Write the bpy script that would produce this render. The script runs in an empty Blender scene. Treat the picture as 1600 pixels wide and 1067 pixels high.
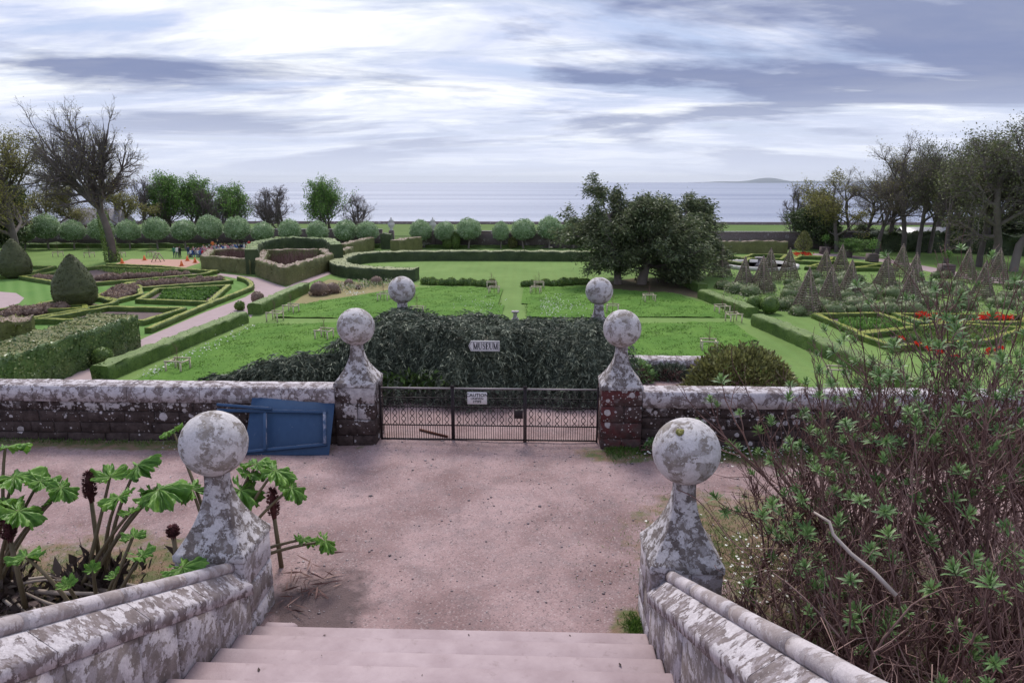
import bpy, math, random
import numpy as np
from mathutils import Vector, Matrix
R_ = math.radians
scene = bpy.context.scene
col = scene.collection
# ------------------------------------------------------------------ camera
FPX, PITCH, YAW = 1100.0, math.atan(248.5 / 1100.0), R_(2.1)
CAM = np.array([0.81, 0.0, 4.3])
cd = bpy.data.cameras.new('camera'); cam = bpy.data.objects.new('camera', cd); col.objects.link(cam)
cd.sensor_width = 36.0; cd.lens = 36.0 * FPX / 1600.0; cd.clip_start = 0.05; cd.clip_end = 120000
cam.location = CAM; cam.rotation_euler = (math.pi / 2 - PITCH, 0, YAW)
scene.camera = cam
# ------------------------------------------------------------------ view
vs = scene.view_settings
vs.view_transform = 'Standard'; vs.look = 'None'; vs.gamma = 1.0; vs.use_curve_mapping = False; vs.exposure = 0.52
scene.cycles.max_bounces = 6; scene.cycles.diffuse_bounces = 3; scene.cycles.transparent_max_bounces = 4
scene.cycles.caustics_reflective = False; scene.cycles.caustics_refractive = False
# ------------------------------------------------------------------ node helper
def nd(nt, typ, ins=None, **props):
    n = nt.nodes.new(typ)
    for k, v in props.items(): setattr(n, k, v)
    for k, v in (ins or {}).items():
        s = n.inputs[k]
        if isinstance(v, bpy.types.NodeSocket): nt.links.new(v, s)
        else: s.default_value = v
    return n
def ramp(nt, fac, stops, interp='LINEAR'):
    n = nt.nodes.new('ShaderNodeValToRGB'); nt.links.new(fac, n.inputs[0]); cr = n.color_ramp; cr.interpolation = interp
    while len(cr.elements) < len(stops): cr.elements.new(0.5)
    for e, (p, c) in zip(cr.elements, stops):
        e.position = p; e.color = (*c, 1) if isinstance(c, tuple) else (c, c, c, 1)
    return n.outputs[0]
def mixc(nt, fac, a, b, blend='MIX'):
    n = nt.nodes.new('ShaderNodeMix'); n.data_type = 'RGBA'; n.blend_type = blend
    for s, v in ((n.inputs[0], fac), (n.inputs[6], a), (n.inputs[7], b)):
        if isinstance(v, bpy.types.NodeSocket): nt.links.new(v, s)
        elif isinstance(v, tuple): s.default_value = (*v, 1)
        else: s.default_value = v
    return n.outputs[2]
def mth(nt, op, a, b=0.0, c=None, clamp=False):
    n = nt.nodes.new('ShaderNodeMath'); n.operation = op; n.use_clamp = clamp
    for s, v in zip(n.inputs, (a, b, c)):
        if v is None: continue
        if isinstance(v, bpy.types.NodeSocket): nt.links.new(v, s)
        else: s.default_value = v
    return n.outputs[0]
# ------------------------------------------------------------------ world and sun
SUN_EL, SUN_AZ = R_(52), R_(-12)      # sun beyond the sea, a little left of the axis, veiled by cloud
w = bpy.data.worlds.new('World'); scene.world = w; w.use_nodes = True
nt = w.node_tree; nt.nodes.clear()
sky = nd(nt, 'ShaderNodeTexSky', sky_type='NISHITA', sun_disc=False, sun_elevation=SUN_EL, sun_rotation=SUN_AZ)
sky.dust_density = 2.0
skyc = mixc(nt, 1.0, sky.outputs[0], (0.075, 0.075, 0.082), 'MULTIPLY')
tc = nd(nt, 'ShaderNodeTexCoord')
sx = nd(nt, 'ShaderNodeSeparateXYZ', {0: tc.outputs['Generated']})
zc = mth(nt, 'ADD', mth(nt, 'MAXIMUM', sx.outputs[2], 0.0), 0.10)
u = mth(nt, 'DIVIDE', sx.outputs[0], zc); v = mth(nt, 'DIVIDE', sx.outputs[1], zc)
pl = nd(nt, 'ShaderNodeCombineXYZ', {0: u, 1: v})
m1 = nd(nt, 'ShaderNodeMapping', {0: pl.outputs[0], 'Rotation': (0, 0, R_(-30)), 'Scale': (0.42, 0.85, 1), 'Location': (6.2, 0.3, 1.0)})
n1 = nd(nt, 'ShaderNodeTexNoise', {0: m1.outputs[0], 'Scale': 1.05, 'Detail': 12.0, 'Roughness': 0.62, 'Distortion': 0.55})
m2 = nd(nt, 'ShaderNodeMapping', {0: pl.outputs[0], 'Rotation': (0, 0, R_(-24)), 'Scale': (0.34, 0.55, 1), 'Location': (8.3, 1.2, 5.0)})
n2 = nd(nt, 'ShaderNodeTexNoise', {0: m2.outputs[0], 'Scale': 0.85, 'Detail': 10.0, 'Roughness': 0.58, 'Distortion': 0.4})
cov = ramp(nt, n1.outputs[0], [(0.34, 0.0), (0.46, 1.0)])
bright = ramp(nt, n1.outputs[0], [(0.36, (0.36, 0.42, 0.60)), (0.45, (0.52, 0.56, 0.70)), (0.56, (0.74, 0.76, 0.79))])
c1 = mixc(nt, cov, mixc(nt, 0.5, skyc, (0.33, 0.42, 0.64)), bright)
m3 = nd(nt, 'ShaderNodeMapping', {0: pl.outputs[0], 'Rotation': (0, 0, R_(-34)), 'Scale': (0.45, 1.0, 1), 'Location': (8.3, 1.2, 5)})
n3 = nd(nt, 'ShaderNodeTexNoise', {0: m3.outputs[0], 'Scale': 1.6, 'Detail': 12.0, 'Roughness': 0.66, 'Distortion': 0.7})
c1 = mixc(nt, mth(nt, 'MULTIPLY', ramp(nt, n3.outputs[0], [(0.46, 0.0), (0.60, 1.0)]), 0.70), c1, (0.36, 0.42, 0.57))
dark = ramp(nt, n2.outputs[0], [(0.512, 0.0), (0.585, 1.0)])
c2 = mixc(nt, mth(nt, 'MULTIPLY', dark, 0.88), c1, (0.15, 0.185, 0.32))
hz = ramp(nt, sx.outputs[2], [(0.0, 0.95), (0.04, 0.6), (0.12, 0.0)])
c3 = mixc(nt, hz, c2, (0.58, 0.62, 0.74))
bg = nd(nt, 'ShaderNodeBackground', {0: c3, 1: 1.0})
nt.links.new(bg.outputs[0], nd(nt, 'ShaderNodeOutputWorld').inputs[0])
sd = bpy.data.lights.new('sun', 'SUN'); sun = bpy.data.objects.new('sun', sd); col.objects.link(sun)
sd.energy = 2.3; sd.angle = R_(18); sd.color = (1.0, 0.94, 0.84)
sun.rotation_euler = (-(math.pi / 2 - SUN_EL), 0, -SUN_AZ)
# ------------------------------------------------------------------ photo pixel -> place
_F = np.array([-math.sin(YAW) * math.cos(PITCH), math.cos(YAW) * math.cos(PITCH), -math.sin(PITCH)])
_R = np.array([math.cos(YAW), math.sin(YAW), 0.0]); _U = np.cross(_R, _F)
GZ = -6.7                                         # level of the lower garden
def ray(px, py): return _F + _R * (px - 800) / FPX + _U * (533.5 - py) / FPX
def G(px, py, z=GZ):
    r = ray(px, py); return CAM + r * ((z - CAM[2]) / r[2])
def D(px, py, Y):
    r = ray(px, py); return CAM + r * (Y / r[1])
def ppm(p): return FPX / float((np.array(p) - CAM) @ _F)
# ------------------------------------------------------------------ mesh builder
WORLD = {}
def wloc(o): return WORLD.get(o.name, np.zeros(3)) if o else np.zeros(3)
class MB:
    def __init__(s): s.V, s.F, s.A, s.n = [], [], [], 0
    def add(s, V, F, a=0.5):
        V = np.asarray(V, float).reshape(-1, 3); F = np.asarray(F, int)
        if F.ndim == 1: F = F[None]
        s.V.append(V); s.F.append(F + s.n); s.n += len(V)
        s.A.append(np.broadcast_to(np.asarray(a, float), (len(F),)))
        return s
    def poly(s, pts, a=0.5): return s.add(pts, [list(range(len(pts)))], a)
    def box(s, x0, x1, y0, y1, z0, z1, a=0.5):
        V = [(x, y, z) for z in (z0, z1) for y in (y0, y1) for x in (x0, x1)]
        return s.add(V, [(0, 2, 3, 1), (4, 5, 7, 6), (0, 1, 5, 4), (2, 6, 7, 3), (0, 4, 6, 2), (1, 3, 7, 5)], a)
    def hexa(s, V, b=0.012, rng=None):            # 8 corners (x fastest, then y, then z) with chamfered edges
        V = np.array(V, float); c = V.mean(0)
        if rng is not None: V = V + rng.normal(0, b * .35, V.shape)
        P, idx = [], {}
        for i in range(8):
            for ax in range(3):
                q = V[i].copy()
                for o in range(3):
                    if o != ax:
                        e = V[i ^ (1 << o)] - V[i]; q = q + e / max(np.linalg.norm(e), 1e-6) * b
                idx[i, ax] = len(P); P.append(q)
        F4, F3 = [], []
        for ax in range(3):
            o1, o2 = [o for o in range(3) if o != ax]
            for sd_ in (0, 1):
                base = sd_ << ax
                F4.append([idx[base, ax], idx[base | 1 << o1, ax], idx[base | 1 << o1 | 1 << o2, ax], idx[base | 1 << o2, ax]])
            for k in range(4):
                i = (k & 1) << o1 | (k >> 1) << o2; j = i | 1 << ax
                F4.append([idx[i, o1], idx[i, o2], idx[j, o2], idx[j, o1]])
        for i in range(8): F3.append([idx[i, 0], idx[i, 1], idx[i, 2]])
        P = np.array(P)
        def orient(Fs):
            out = []
            for f_ in Fs:
                p = P[f_]; nn = np.cross(p[1] - p[0], p[2] - p[0])
                out.append(f_ if nn @ (p.mean(0) - c) > 0 else f_[::-1])
            return out
        off = s.n; s.V.append(P); s.n += len(P)
        for Fs in (orient(F4), orient(F3)):
            s.F.append(np.array(Fs) + off); s.A.append(np.full(len(Fs), .5))
        return s
    def block(s, x0, x1, y0, y1, z0, z1, b=0.012, rng=None):
        return s.hexa([(x, y, z) for z in (z0, z1) for y in (y0, y1) for x in (x0, x1)], b, rng)
    def tubes(s, P, r, sides=6, a=0.5, caps=False):  # P (N,k,3) r (N,k)
        P = np.asarray(P, float); r = np.asarray(r, float)
        if P.ndim == 2: P = P[None]; r = np.broadcast_to(r, P.shape[:2])
        N, k, _ = P.shape
        T = np.gradient(P, axis=1); T /= np.maximum(np.linalg.norm(T, axis=2, keepdims=True), 1e-9)
        mt = T.mean(1); ref = np.where((np.abs(mt[:, 2:3]) < .8), np.array([[0, 0, 1.]]), np.array([[1., 0, 0]]))
        X = np.cross(T, ref[:, None, :]); X /= np.maximum(np.linalg.norm(X, axis=2, keepdims=True), 1e-9)
        Y = np.cross(T, X)
        an = np.arange(sides) * 2 * np.pi / sides
        V = P[:, :, None, :] + r[:, :, None, None] * (X[:, :, None, :] * np.cos(an)[None, None, :, None] + Y[:, :, None, :] * np.sin(an)[None, None, :, None])
        base = (np.arange(N) * k * sides)[:, None, None]
        i = np.arange(k - 1)[None, :, None] * sides; j = np.arange(sides)[None, None, :]; j2 = (j + 1) % sides
        F = np.stack([base + i + j, base + i + j2, base + i + sides + j2, base + i + sides + j], -1).reshape(-1, 4)[:, ::-1]
        aa = np.asarray(a, float)
        if aa.ndim == 1: aa = np.repeat(aa, (k - 1) * sides)
        s.add(V.reshape(-1, 3), F, aa)
        if caps:
            for q in range(N):
                o = s.n - N * k * sides + q * k * sides
                s.F.append(np.array([list(range(o, o + sides))])); s.A.append(np.array([.5]))
                s.F.append(np.array([list(range(o + (k - 1) * sides, o + k * sides))[::-1]])); s.A.append(np.array([.5]))
        return s
    def tube(s, pts, r, sides=6, caps=True, a=0.5):
        pts = np.asarray(pts, float); return s.tubes(pts[None], np.broadcast_to(np.asarray(r, float), (1, len(pts))), sides, a, caps)
    def lathe(s, prof, c=(0, 0, 0), n=24, a=0.5, noise=0, rng=None):   # prof [(r,z)]
        prof = np.array(prof, float); an = np.arange(n) * 2 * np.pi / n
        V = np.stack([prof[:, 0:1] * np.cos(an), prof[:, 0:1] * np.sin(an), np.repeat(prof[:, 1:2], n, 1)], -1).reshape(-1, 3)
        if noise: V = V + rng.normal(0, noise, V.shape)
        k = len(prof); i = np.arange(k - 1)[:, None] * n; j = np.arange(n)[None]; j2 = (j + 1) % n
        F = np.stack([i + j, i + j2, i + n + j2, i + n + j], -1).reshape(-1, 4)
        s.add(V + np.array(c), F, a)
        for row, rev in ((0, 1), (k - 1, 0)):
            if prof[row, 0] > 1e-4:
                ids = [s.n - k * n + row * n + q for q in range(n)]
                s.F.append(np.array([ids[::-1] if rev else ids])); s.A.append(np.array([.5]))
        return s
    def cards(s, P, size, rng, axis=None, aspect=0.5, a=None, flat=None, bend=0.0):   # leaf-shaped faces
        P = np.asarray(P, float); N = len(P)
        if N == 0: return s
        ax = rng.normal(size=(N, 3)) if axis is None else np.asarray(axis, float) + 0
        ax /= np.maximum(np.linalg.norm(ax, axis=1, keepdims=True), 1e-9)
        ot = rng.normal(size=(N, 3)) if flat is None else np.cross(np.asarray(flat, float) + rng.normal(0, .35, (N, 3)), ax)
        ot -= ax * (ot * ax).sum(1, keepdims=True); ot /= np.maximum(np.linalg.norm(ot, axis=1, keepdims=True), 1e-9)
        L = np.broadcast_to(np.asarray(size, float), (N,))[:, None]
        W = L * aspect * .5
        b = np.zeros_like(P); b[:, 2:3] = -bend * L
        V = np.stack([P, P + ax * L * .45 + ot * W, P + ax * L + b, P + ax * L * .45 - ot * W], 1).reshape(-1, 3)
        F = np.arange(N * 4).reshape(N, 4)
        s.add(V, F, rng.random(N) if a is None else a); return s
    def build(s, name, mat, parent=None, smooth=False, loc=None, link=True, local=False):
        me = bpy.data.meshes.new(name)
        V = np.concatenate(s.V) if s.V else np.zeros((0, 3))
        pw = wloc(parent); o_w = pw if loc is None else np.array(loc, float)
        if local: V = V + 0
        else: V = V - o_w
        me.vertices.add(len(V)); me.vertices.foreach_set('co', V.astype(np.float32).ravel())
        loops = np.concatenate([f.ravel() for f in s.F]); tot = np.concatenate([np.full(len(f), f.shape[1]) for f in s.F])
        me.loops.add(len(loops)); me.loops.foreach_set('vertex_index', loops.astype(np.int32))
        me.polygons.add(len(tot)); st = np.zeros(len(tot), np.int32); st[1:] = np.cumsum(tot)[:-1]
        me.polygons.foreach_set('loop_start', st)
        at = me.attributes.new('v', 'FLOAT', 'FACE'); at.data.foreach_set('value', np.concatenate(s.A).astype(np.float32))
        if smooth: me.polygons.foreach_set('use_smooth', np.ones(len(tot), bool))
        me.update(calc_edges=True)
        me.materials.append(MAT[mat] if isinstance(mat, str) else mat)
        o = bpy.data.objects.new(name, me)
        col.objects.link(o)
        if parent: o.parent = parent
        o.location = o_w - pw if not local else (loc if loc is not None else (0, 0, 0))
        WORLD[o.name] = o_w if not local else pw
        return o
def tag(o, label, cat, group=None):
    o['label'] = label; o['category'] = cat
    if group: o['group'] = group
    return o
def thing(name, label, cat, loc=(0, 0, 0), group=None, rz=0):
    o = bpy.data.objects.new(name, None); col.objects.link(o); o.location = loc; o.rotation_euler = (0, 0, rz)
    o.empty_display_size = .2; WORLD[o.name] = np.array(loc, float)
    return tag(o, label, cat, group)
def struct(o): o['kind'] = 'structure'; return o
def stuff(o): o['kind'] = 'stuff'; return o
def dup(root, loc, rz=0, label=None, scale=None, cat=None, group=None):
    def cp(o, par):
        c = o.copy(); col.objects.link(c); c.parent = par
        for ch in o.children: cp(ch, c)
        return c
    kids = list(root.children); r = root.copy(); col.objects.link(r)
    for ch in kids: cp(ch, r)
    r.location = loc; r.rotation_euler = (0, 0, rz)
    if scale is not None: r.scale = (scale,) * 3 if np.isscalar(scale) else scale
    if label: r['label'] = label
    if group: r['group'] = group
    WORLD[r.name] = np.array(loc, float)
    return r
def inst(o, parent, loc, rot=(0, 0, 0), scale=(1, 1, 1)):   # another piece sharing a mesh
    c = o.copy(); col.objects.link(c); c.parent = parent; c.location = loc; c.rotation_euler = rot; c.scale = scale; return c
# ------------------------------------------------------------------ materials
MAT = {}
def newmat(name):
    m = bpy.data.materials.new(name); m.use_nodes = True; m.node_tree.nodes.clear(); MAT[name] = m
    return m.node_tree
def finish(nt, color, rough=0.8, bump=None, bstr=0.3, bdist=0.02, metal=0.0, spec=0.3):
    p = nd(nt, 'ShaderNodeBsdfPrincipled', {'Roughness': rough, 'Metallic': metal, 'Specular IOR Level': spec})
    if isinstance(color, bpy.types.NodeSocket): nt.links.new(color, p.inputs[0])
    else: p.inputs[0].default_value = (*color, 1)
    if bump is not None:
        b = nd(nt, 'ShaderNodeBump', {'Height': bump, 'Strength': bstr, 'Distance': bdist}); nt.links.new(b.outputs[0], p.inputs['Normal'])
    o = nd(nt, 'ShaderNodeOutputMaterial'); nt.links.new(p.outputs[0], o.inputs[0]); return p
def pos(nt): return nd(nt, 'ShaderNodeNewGeometry').outputs['Position']
def noise(nt, vec, scale, detail=4, rough=0.55, dist=0.0):
    return nd(nt, 'ShaderNodeTexNoise', {0: vec, 'Scale': scale, 'Detail': detail, 'Roughness': rough, 'Distortion': dist}).outputs[0]
def m_leaf(name, stops, trans=0.25, rough=0.55, var=6.0):
    nt = newmat(name)
    a = nd(nt, 'ShaderNodeAttribute', attribute_name='v').outputs['Fac']
    g = noise(nt, pos(nt), var, 2)
    f = mth(nt, 'ADD', mth(nt, 'MULTIPLY', a, 0.62), mth(nt, 'MULTIPLY', mth(nt, 'SUBTRACT', g, 0.15), 0.5))
    f = mth(nt, 'ADD', f, mth(nt, 'MULTIPLY', mth(nt, 'SUBTRACT', noise(nt, pos(nt), var * .13, 3), 0.48), 0.7))
    c = ramp(nt, f, stops)
    p = nd(nt, 'ShaderNodeBsdfPrincipled', {0: c, 'Roughness': rough, 'Specular IOR Level': 0.35})
    t = nd(nt, 'ShaderNodeBsdfTranslucent', {0: c})
    mx = nd(nt, 'ShaderNodeMixShader', {0: trans, 1: p.outputs[0], 2: t.outputs[0]})
    nt.links.new(mx.outputs[0], nd(nt, 'ShaderNodeOutputMaterial').inputs[0])
def m_stone(name, d1, d2, l1, l2, thr, scale=5.0, spots=0.0, zk=0.0, red=None, mid=.5):
    nt = newmat(name); P = pos(nt)
    base = mixc(nt, ramp(nt, noise(nt, P, 7.0, 8, .7), [(.32, 0.0), (.68, 1.0)]), d1, d2)
    if red: base = mixc(nt, ramp(nt, noise(nt, P, 2.2, 3), [(.48, 0.0), (.58, .8)]), base, red)
    t = noise(nt, P, scale, 11, .70, .25); t2 = noise(nt, nd(nt, 'ShaderNodeMapping', {0: P, 'Location': (5.3, 2.1, 7.7)}).outputs[0], scale * 1.7, 9, .68, .2)
    if zk:
        z = nd(nt, 'ShaderNodeSeparateXYZ', {0: P}).outputs[2]; dz = mth(nt, 'MULTIPLY', mth(nt, 'SUBTRACT', z, 0.62), zk)
        t = mth(nt, 'ADD', t, dz); t2 = mth(nt, 'ADD', t2, dz)
    m2 = ramp(nt, t2, [(thr + .01, 0.0), (thr + .05, 1.0)])           # thin grey film under the crusts
    c = mixc(nt, mth(nt, 'MULTIPLY', m2, mid + .3), base, l2)
    mask = ramp(nt, t, [(thr, 0.0), (thr + .022, 1.0)])
    lich = mixc(nt, ramp(nt, noise(nt, P, scale * 3.1, 8, .7), [(.42, 0.0), (.62, 1.0)]), l1, tuple((p + q) / 2 for p, q in zip(l1, l2)))
    lich = mixc(nt, ramp(nt, noise(nt, P, scale * 7, 6, .7), [(.60, 0.0), (.70, .7)]), lich, d2)
    if spots:                                                          # round crustose lichens
        for sc_, sel in ((5.5, .74), (9.0, .76), (17.0, .80), (34.0, .84)):
            vo = nd(nt, 'ShaderNodeTexVoronoi', {0: P, 'Scale': sc_, 'Randomness': 1.0})
            rnd = nd(nt, 'ShaderNodeSeparateColor', {0: vo.outputs['Color']})
            dd = mth(nt, 'ADD', vo.outputs['Distance'], mth(nt, 'MULTIPLY', noise(nt, P, sc_ * 3, 5, .7), .34)); lim = mth(nt, 'ADD', .32, mth(nt, 'MULTIPLY', rnd.outputs[1], .25))
            sp_ = mth(nt, 'MULTIPLY', mth(nt, 'LESS_THAN', dd, lim), mth(nt, 'GREATER_THAN', mth(nt, 'ADD', rnd.outputs[0], dz if zk else 0.0), sel))
            mask = mth(nt, 'MAXIMUM', mask, sp_)
    c = mixc(nt, mask, c, lich)
    c = mixc(nt, mth(nt, 'MULTIPLY', ramp(nt, noise(nt, P, 70, 4, .7), [(.45, 0.0), (.75, 1.0)]), .4), c, d1)
    h = mth(nt, 'ADD', mth(nt, 'MULTIPLY', mask, .35), noise(nt, P, 30, 8, .72))
    finish(nt, c, .92, h, .6, .014, spec=.12)
m_stone('stone_dark', (.026, .018, .018), (.095, .070, .068), (.50, .46, .49), (.20, .175, .185), .555, 3.4, 1, .28, mid=.2)
m_stone('stone_coping', (.12, .095, .098), (.25, .21, .215), (.57, .53, .575), (.34, .30, .33), .50, 6.0, 1)
m_stone('stone_pillar', (.09, .072, .072), (.22, .19, .185), (.54, .51, .545), (.36, .335, .355), .505, 8.5)
m_stone('stone_ball', (.19, .16, .148), (.31, .275, .255), (.60, .565, .59), (.40, .37, .38), .475, 6.5)
m_stone('stone_red', (.04, .026, .026), (.12, .08, .08), (.50, .46, .48), (.24, .21, .22), .60, 4.5, 1, .2, red=(.115, .032, .034), mid=.2)
m_stone('stone_parapet', (.15, .122, .116), (.30, .255, .255), (.57, .525, .575), (.37, .33, .36), .505, 5.0)
m_stone('stone_roll', (.25, .21, .21), (.38, .325, .335), (.54, .49, .525), (.43, .385, .41), .50, 4.0)
m_stone('stone_far', (.10, .080, .085), (.20, .16, .165), (.34, .31, .33), (.24, .22, .23), .58, .9)
m_stone('stone_white', (.5, .48, .47), (.62, .6, .6), (.7, .68, .68), (.6, .58, .58), .6, 4.0)
nt = newmat('mortar'); finish(nt, mixc(nt, noise(nt, pos(nt), 14, 4), (.03, .024, .025), (.075, .06, .062)), .95)
nt = newmat('step_stone'); P = pos(nt)
c = mixc(nt, ramp(nt, noise(nt, P, 2.4, 6, .6), [(.35, 0.0), (.65, 1.0)]), (.315, .24, .262), (.41, .325, .352))
c = mixc(nt, mth(nt, 'MULTIPLY', ramp(nt, noise(nt, P, 9, 5, .7), [(.58, 0.0), (.7, 1.0)]), .5), c, (.25, .19, .20))
finish(nt, c, .85, noise(nt, P, 45, 6, .7), .35, .01, spec=.2)
# gravel of the terrace: trodden pink grit, mossy and grassy towards the sides
nt = newmat('gravel'); P = pos(nt)
c = mixc(nt, ramp(nt, noise(nt, P, .9, 6, .62, .4), [(.36, 0.0), (.62, 1.0)]), (.225, .148, .150), (.375, .262, .268))
c = mixc(nt, ramp(nt, noise(nt, P, 2.6, 6, .7), [(.48, 0.0), (.70, .6)]), c, (.21, .165, .175))
vo = nd(nt, 'ShaderNodeTexVoronoi', {0: P, 'Scale': 55.0})
gr = nd(nt, 'ShaderNodeSeparateColor', {0: vo.outputs['Color']}).outputs[1]
c = mixc(nt, ramp(nt, gr, [(.86, 0.0), (.97, .40)]), c, (.46, .38, .39))
c = mixc(nt, ramp(nt, gr, [(.05, .5), (.2, 0.0)]), c, (.13, .105, .11))
sp = nd(nt, 'ShaderNodeSeparateXYZ', {0: P})
def blob(nt, sp, x, y, rx, ry):
    a = mth(nt, 'DIVIDE', mth(nt, 'SUBTRACT', sp.outputs[0], x), rx); b = mth(nt, 'DIVIDE', mth(nt, 'SUBTRACT', sp.outputs[1], y), ry)
    return mth(nt, 'SUBTRACT', 1.0, mth(nt, 'SQRT', mth(nt, 'ADD', mth(nt, 'MULTIPLY', a, a), mth(nt, 'MULTIPLY', b, b))))
gm = None
for bl in ((3.6, 8.0, 1.9, 1.7), (4.5, 5.2, 2.6, 3.2), (-4.2, 6.6, 2.4, 1.6), (5.5, 10.75, 4.2, .5), (2.2, 10.8, .9, .45), (-6.5, 10.9, 5.0, .28), (1.78, 6.2, .28, .5)):
    q = blob(nt, sp, *bl); gm = q if gm is None else mth(nt, 'MAXIMUM', gm, q)
gm = mth(nt, 'ADD', gm, mth(nt, 'MULTIPLY', mth(nt, 'SUBTRACT', noise(nt, P, 3.0, 6, .7), .5), 1.6))
moss = mixc(nt, ramp(nt, noise(nt, P, 5, 4), [(.42, 0.0), (.6, 1.0)]), (.20, .135, .085), (.10, .125, .04))
c = mixc(nt, ramp(nt, gm, [(.10, 0.0), (.42, .85)]), c, moss)
dk = mth(nt, 'ADD', blob(nt, sp, -1.45, 6.4, .75, 1.0), mth(nt, 'MULTIPLY', mth(nt, 'SUBTRACT', noise(nt, P, 4, 5), .5), 1.2))  # dark blob beside the near pillar: shadow painted into the gravel
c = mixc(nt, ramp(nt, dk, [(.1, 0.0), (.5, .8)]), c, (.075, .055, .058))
h = mth(nt, 'ADD', noise(nt, P, 22, 8, .75), mth(nt, 'MULTIPLY', vo.outputs['Distance'], -.6))
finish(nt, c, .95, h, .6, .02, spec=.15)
nt = newmat('garden_gravel'); P = pos(nt)
finish(nt, mixc(nt, noise(nt, P, 1.2, 6, .65), (.30, .22, .235), (.42, .325, .345)), .95, noise(nt, P, 14, 4), .3, .02)
def m_grass(name, a, b, cc, stripes=0.0, sdir=(1, 0), sc=.35):
    nt = newmat(name); P = pos(nt)
    c = mixc(nt, ramp(nt, noise(nt, P, sc, 6, .65), [(.35, 0.0), (.65, 1.0)]), a, b)
    c = mixc(nt, ramp(nt, noise(nt, P, 3.2, 6, .75), [(.4, 0.0), (.75, .8)]), c, cc)
    if stripes:
        sp = nd(nt, 'ShaderNodeSeparateXYZ', {0: P})
        t = mth(nt, 'ADD', mth(nt, 'MULTIPLY', sp.outputs[0], sdir[0]), mth(nt, 'MULTIPLY', sp.outputs[1], sdir[1]))
        s_ = mth(nt, 'MULTIPLY', mth(nt, 'ADD', mth(nt, 'SINE', mth(nt, 'MULTIPLY', t, 5.2)), 1.0), stripes)
        c = mixc(nt, s_, c, (.16, .27, .085))
    finish(nt, c, .9, noise(nt, P, 9, 6, .8), .6, .05, spec=.1)
m_grass('lawn', (.12, .20, .055), (.175, .265, .08), (.125, .185, .06), .10, (1, .02), .16)
m_grass('lawn_striped', (.085, .19, .045), (.115, .22, .055), (.09, .16, .04), .22, (.8, .6))
m_grass('meadow', (.075, .17, .028), (.125, .235, .045), (.07, .14, .028), sc=.35)
m_grass('sand_bed', (.24, .20, .11), (.30, .25, .14), (.16, .17, .07), sc=.8)
m_grass('bare_earth', (.10, .075, .055), (.13, .12, .06), (.07, .055, .045), sc=.7)
m_grass('sea_grass', (.085, .145, .04), (.12, .18, .055), (.08, .12, .035), sc=.1)
nt = newmat('soil'); finish(nt, mixc(nt, noise(nt, pos(nt), 3, 5), (.085, .058, .058), (.17, .125, .13)), .95, noise(nt, pos(nt), 9, 5), .6, .05)
nt = newmat('terracotta_ground'); finish(nt, mixc(nt, noise(nt, pos(nt), .8, 5), (.38, .215, .175), (.47, .29, .24)), .95)
nt = newmat('sea'); P = pos(nt)
mp = nd(nt, 'ShaderNodeMapping', {0: P, 'Scale': (.35, 1.0, 1.0)}).outputs[0]
h = mth(nt, 'ADD', noise(nt, mp, .22, 8, .68), mth(nt, 'MULTIPLY', noise(nt, mp, .03, 4, .6), 1.5))
mp2 = nd(nt, 'ShaderNodeMapping', {0: P, 'Scale': (.12, 1.0, 1.0)}).outputs[0]
c = mixc(nt, ramp(nt, noise(nt, mp2, .006, 6, .6), [(.42, 0.0), (.6, 1.0)]), (.13, .165, .285), (.24, .275, .39))
finish(nt, c, .42, h, .9, 1.6, spec=.5)
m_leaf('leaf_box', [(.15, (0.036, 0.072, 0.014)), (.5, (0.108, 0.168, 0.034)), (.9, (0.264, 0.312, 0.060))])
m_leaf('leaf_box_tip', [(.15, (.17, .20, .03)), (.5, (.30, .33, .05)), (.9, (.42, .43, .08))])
m_leaf('leaf_yew', [(.15, (0.030, 0.046, 0.023)), (.5, (0.071, 0.101, 0.043)), (.9, (0.160, 0.199, 0.083))])
m_leaf('leaf_topiary', [(.15, (0.041, 0.049, 0.022)), (.5, (0.080, 0.091, 0.037)), (.9, (0.142, 0.152, 0.059))], .1)
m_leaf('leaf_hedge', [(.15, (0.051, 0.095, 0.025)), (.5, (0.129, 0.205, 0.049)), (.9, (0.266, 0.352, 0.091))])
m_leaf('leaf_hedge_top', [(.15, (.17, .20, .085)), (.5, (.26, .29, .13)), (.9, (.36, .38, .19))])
m_leaf('leaf_hornbeam', [(.15, (0.098, 0.106, 0.044)), (.5, (0.201, 0.207, 0.086)), (.9, (0.333, 0.310, 0.149))])
m_leaf('leaf_russet', [(.15, (.16, .105, .088)), (.5, (.28, .20, .165)), (.9, (.43, .33, .28))])
m_leaf('leaf_laurel', [(.15, (0.044, 0.082, 0.031)), (.5, (0.116, 0.176, 0.061)), (.9, (0.293, 0.331, 0.129))], .15, .35)
m_leaf('leaf_yew_tree', [(.15, (0.048, 0.066, 0.037)), (.5, (0.113, 0.144, 0.071)), (.9, (0.241, 0.263, 0.135))])
m_leaf('leaf_hedge_lit_top', [(.15, (0.090, 0.144, 0.042)), (.5, (0.180, 0.258, 0.078)), (.9, (0.300, 0.384, 0.132))])  # lighter hedge leaf for clipped tops, skylight put into the colour
m_leaf('leaf_grey_olive', [(.15, (.062, .072, .032)), (.5, (.125, .14, .062)), (.9, (.21, .225, .105))])
m_leaf('leaf_whitebeam', [(.12, (.10, .18, .07)), (.45, (.29, .41, .22)), (.9, (.62, .70, .54))])
m_leaf('leaf_green', [(.15, (0.050, 0.119, 0.022)), (.5, (0.125, 0.250, 0.053)), (.9, (0.250, 0.413, 0.094))])
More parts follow.
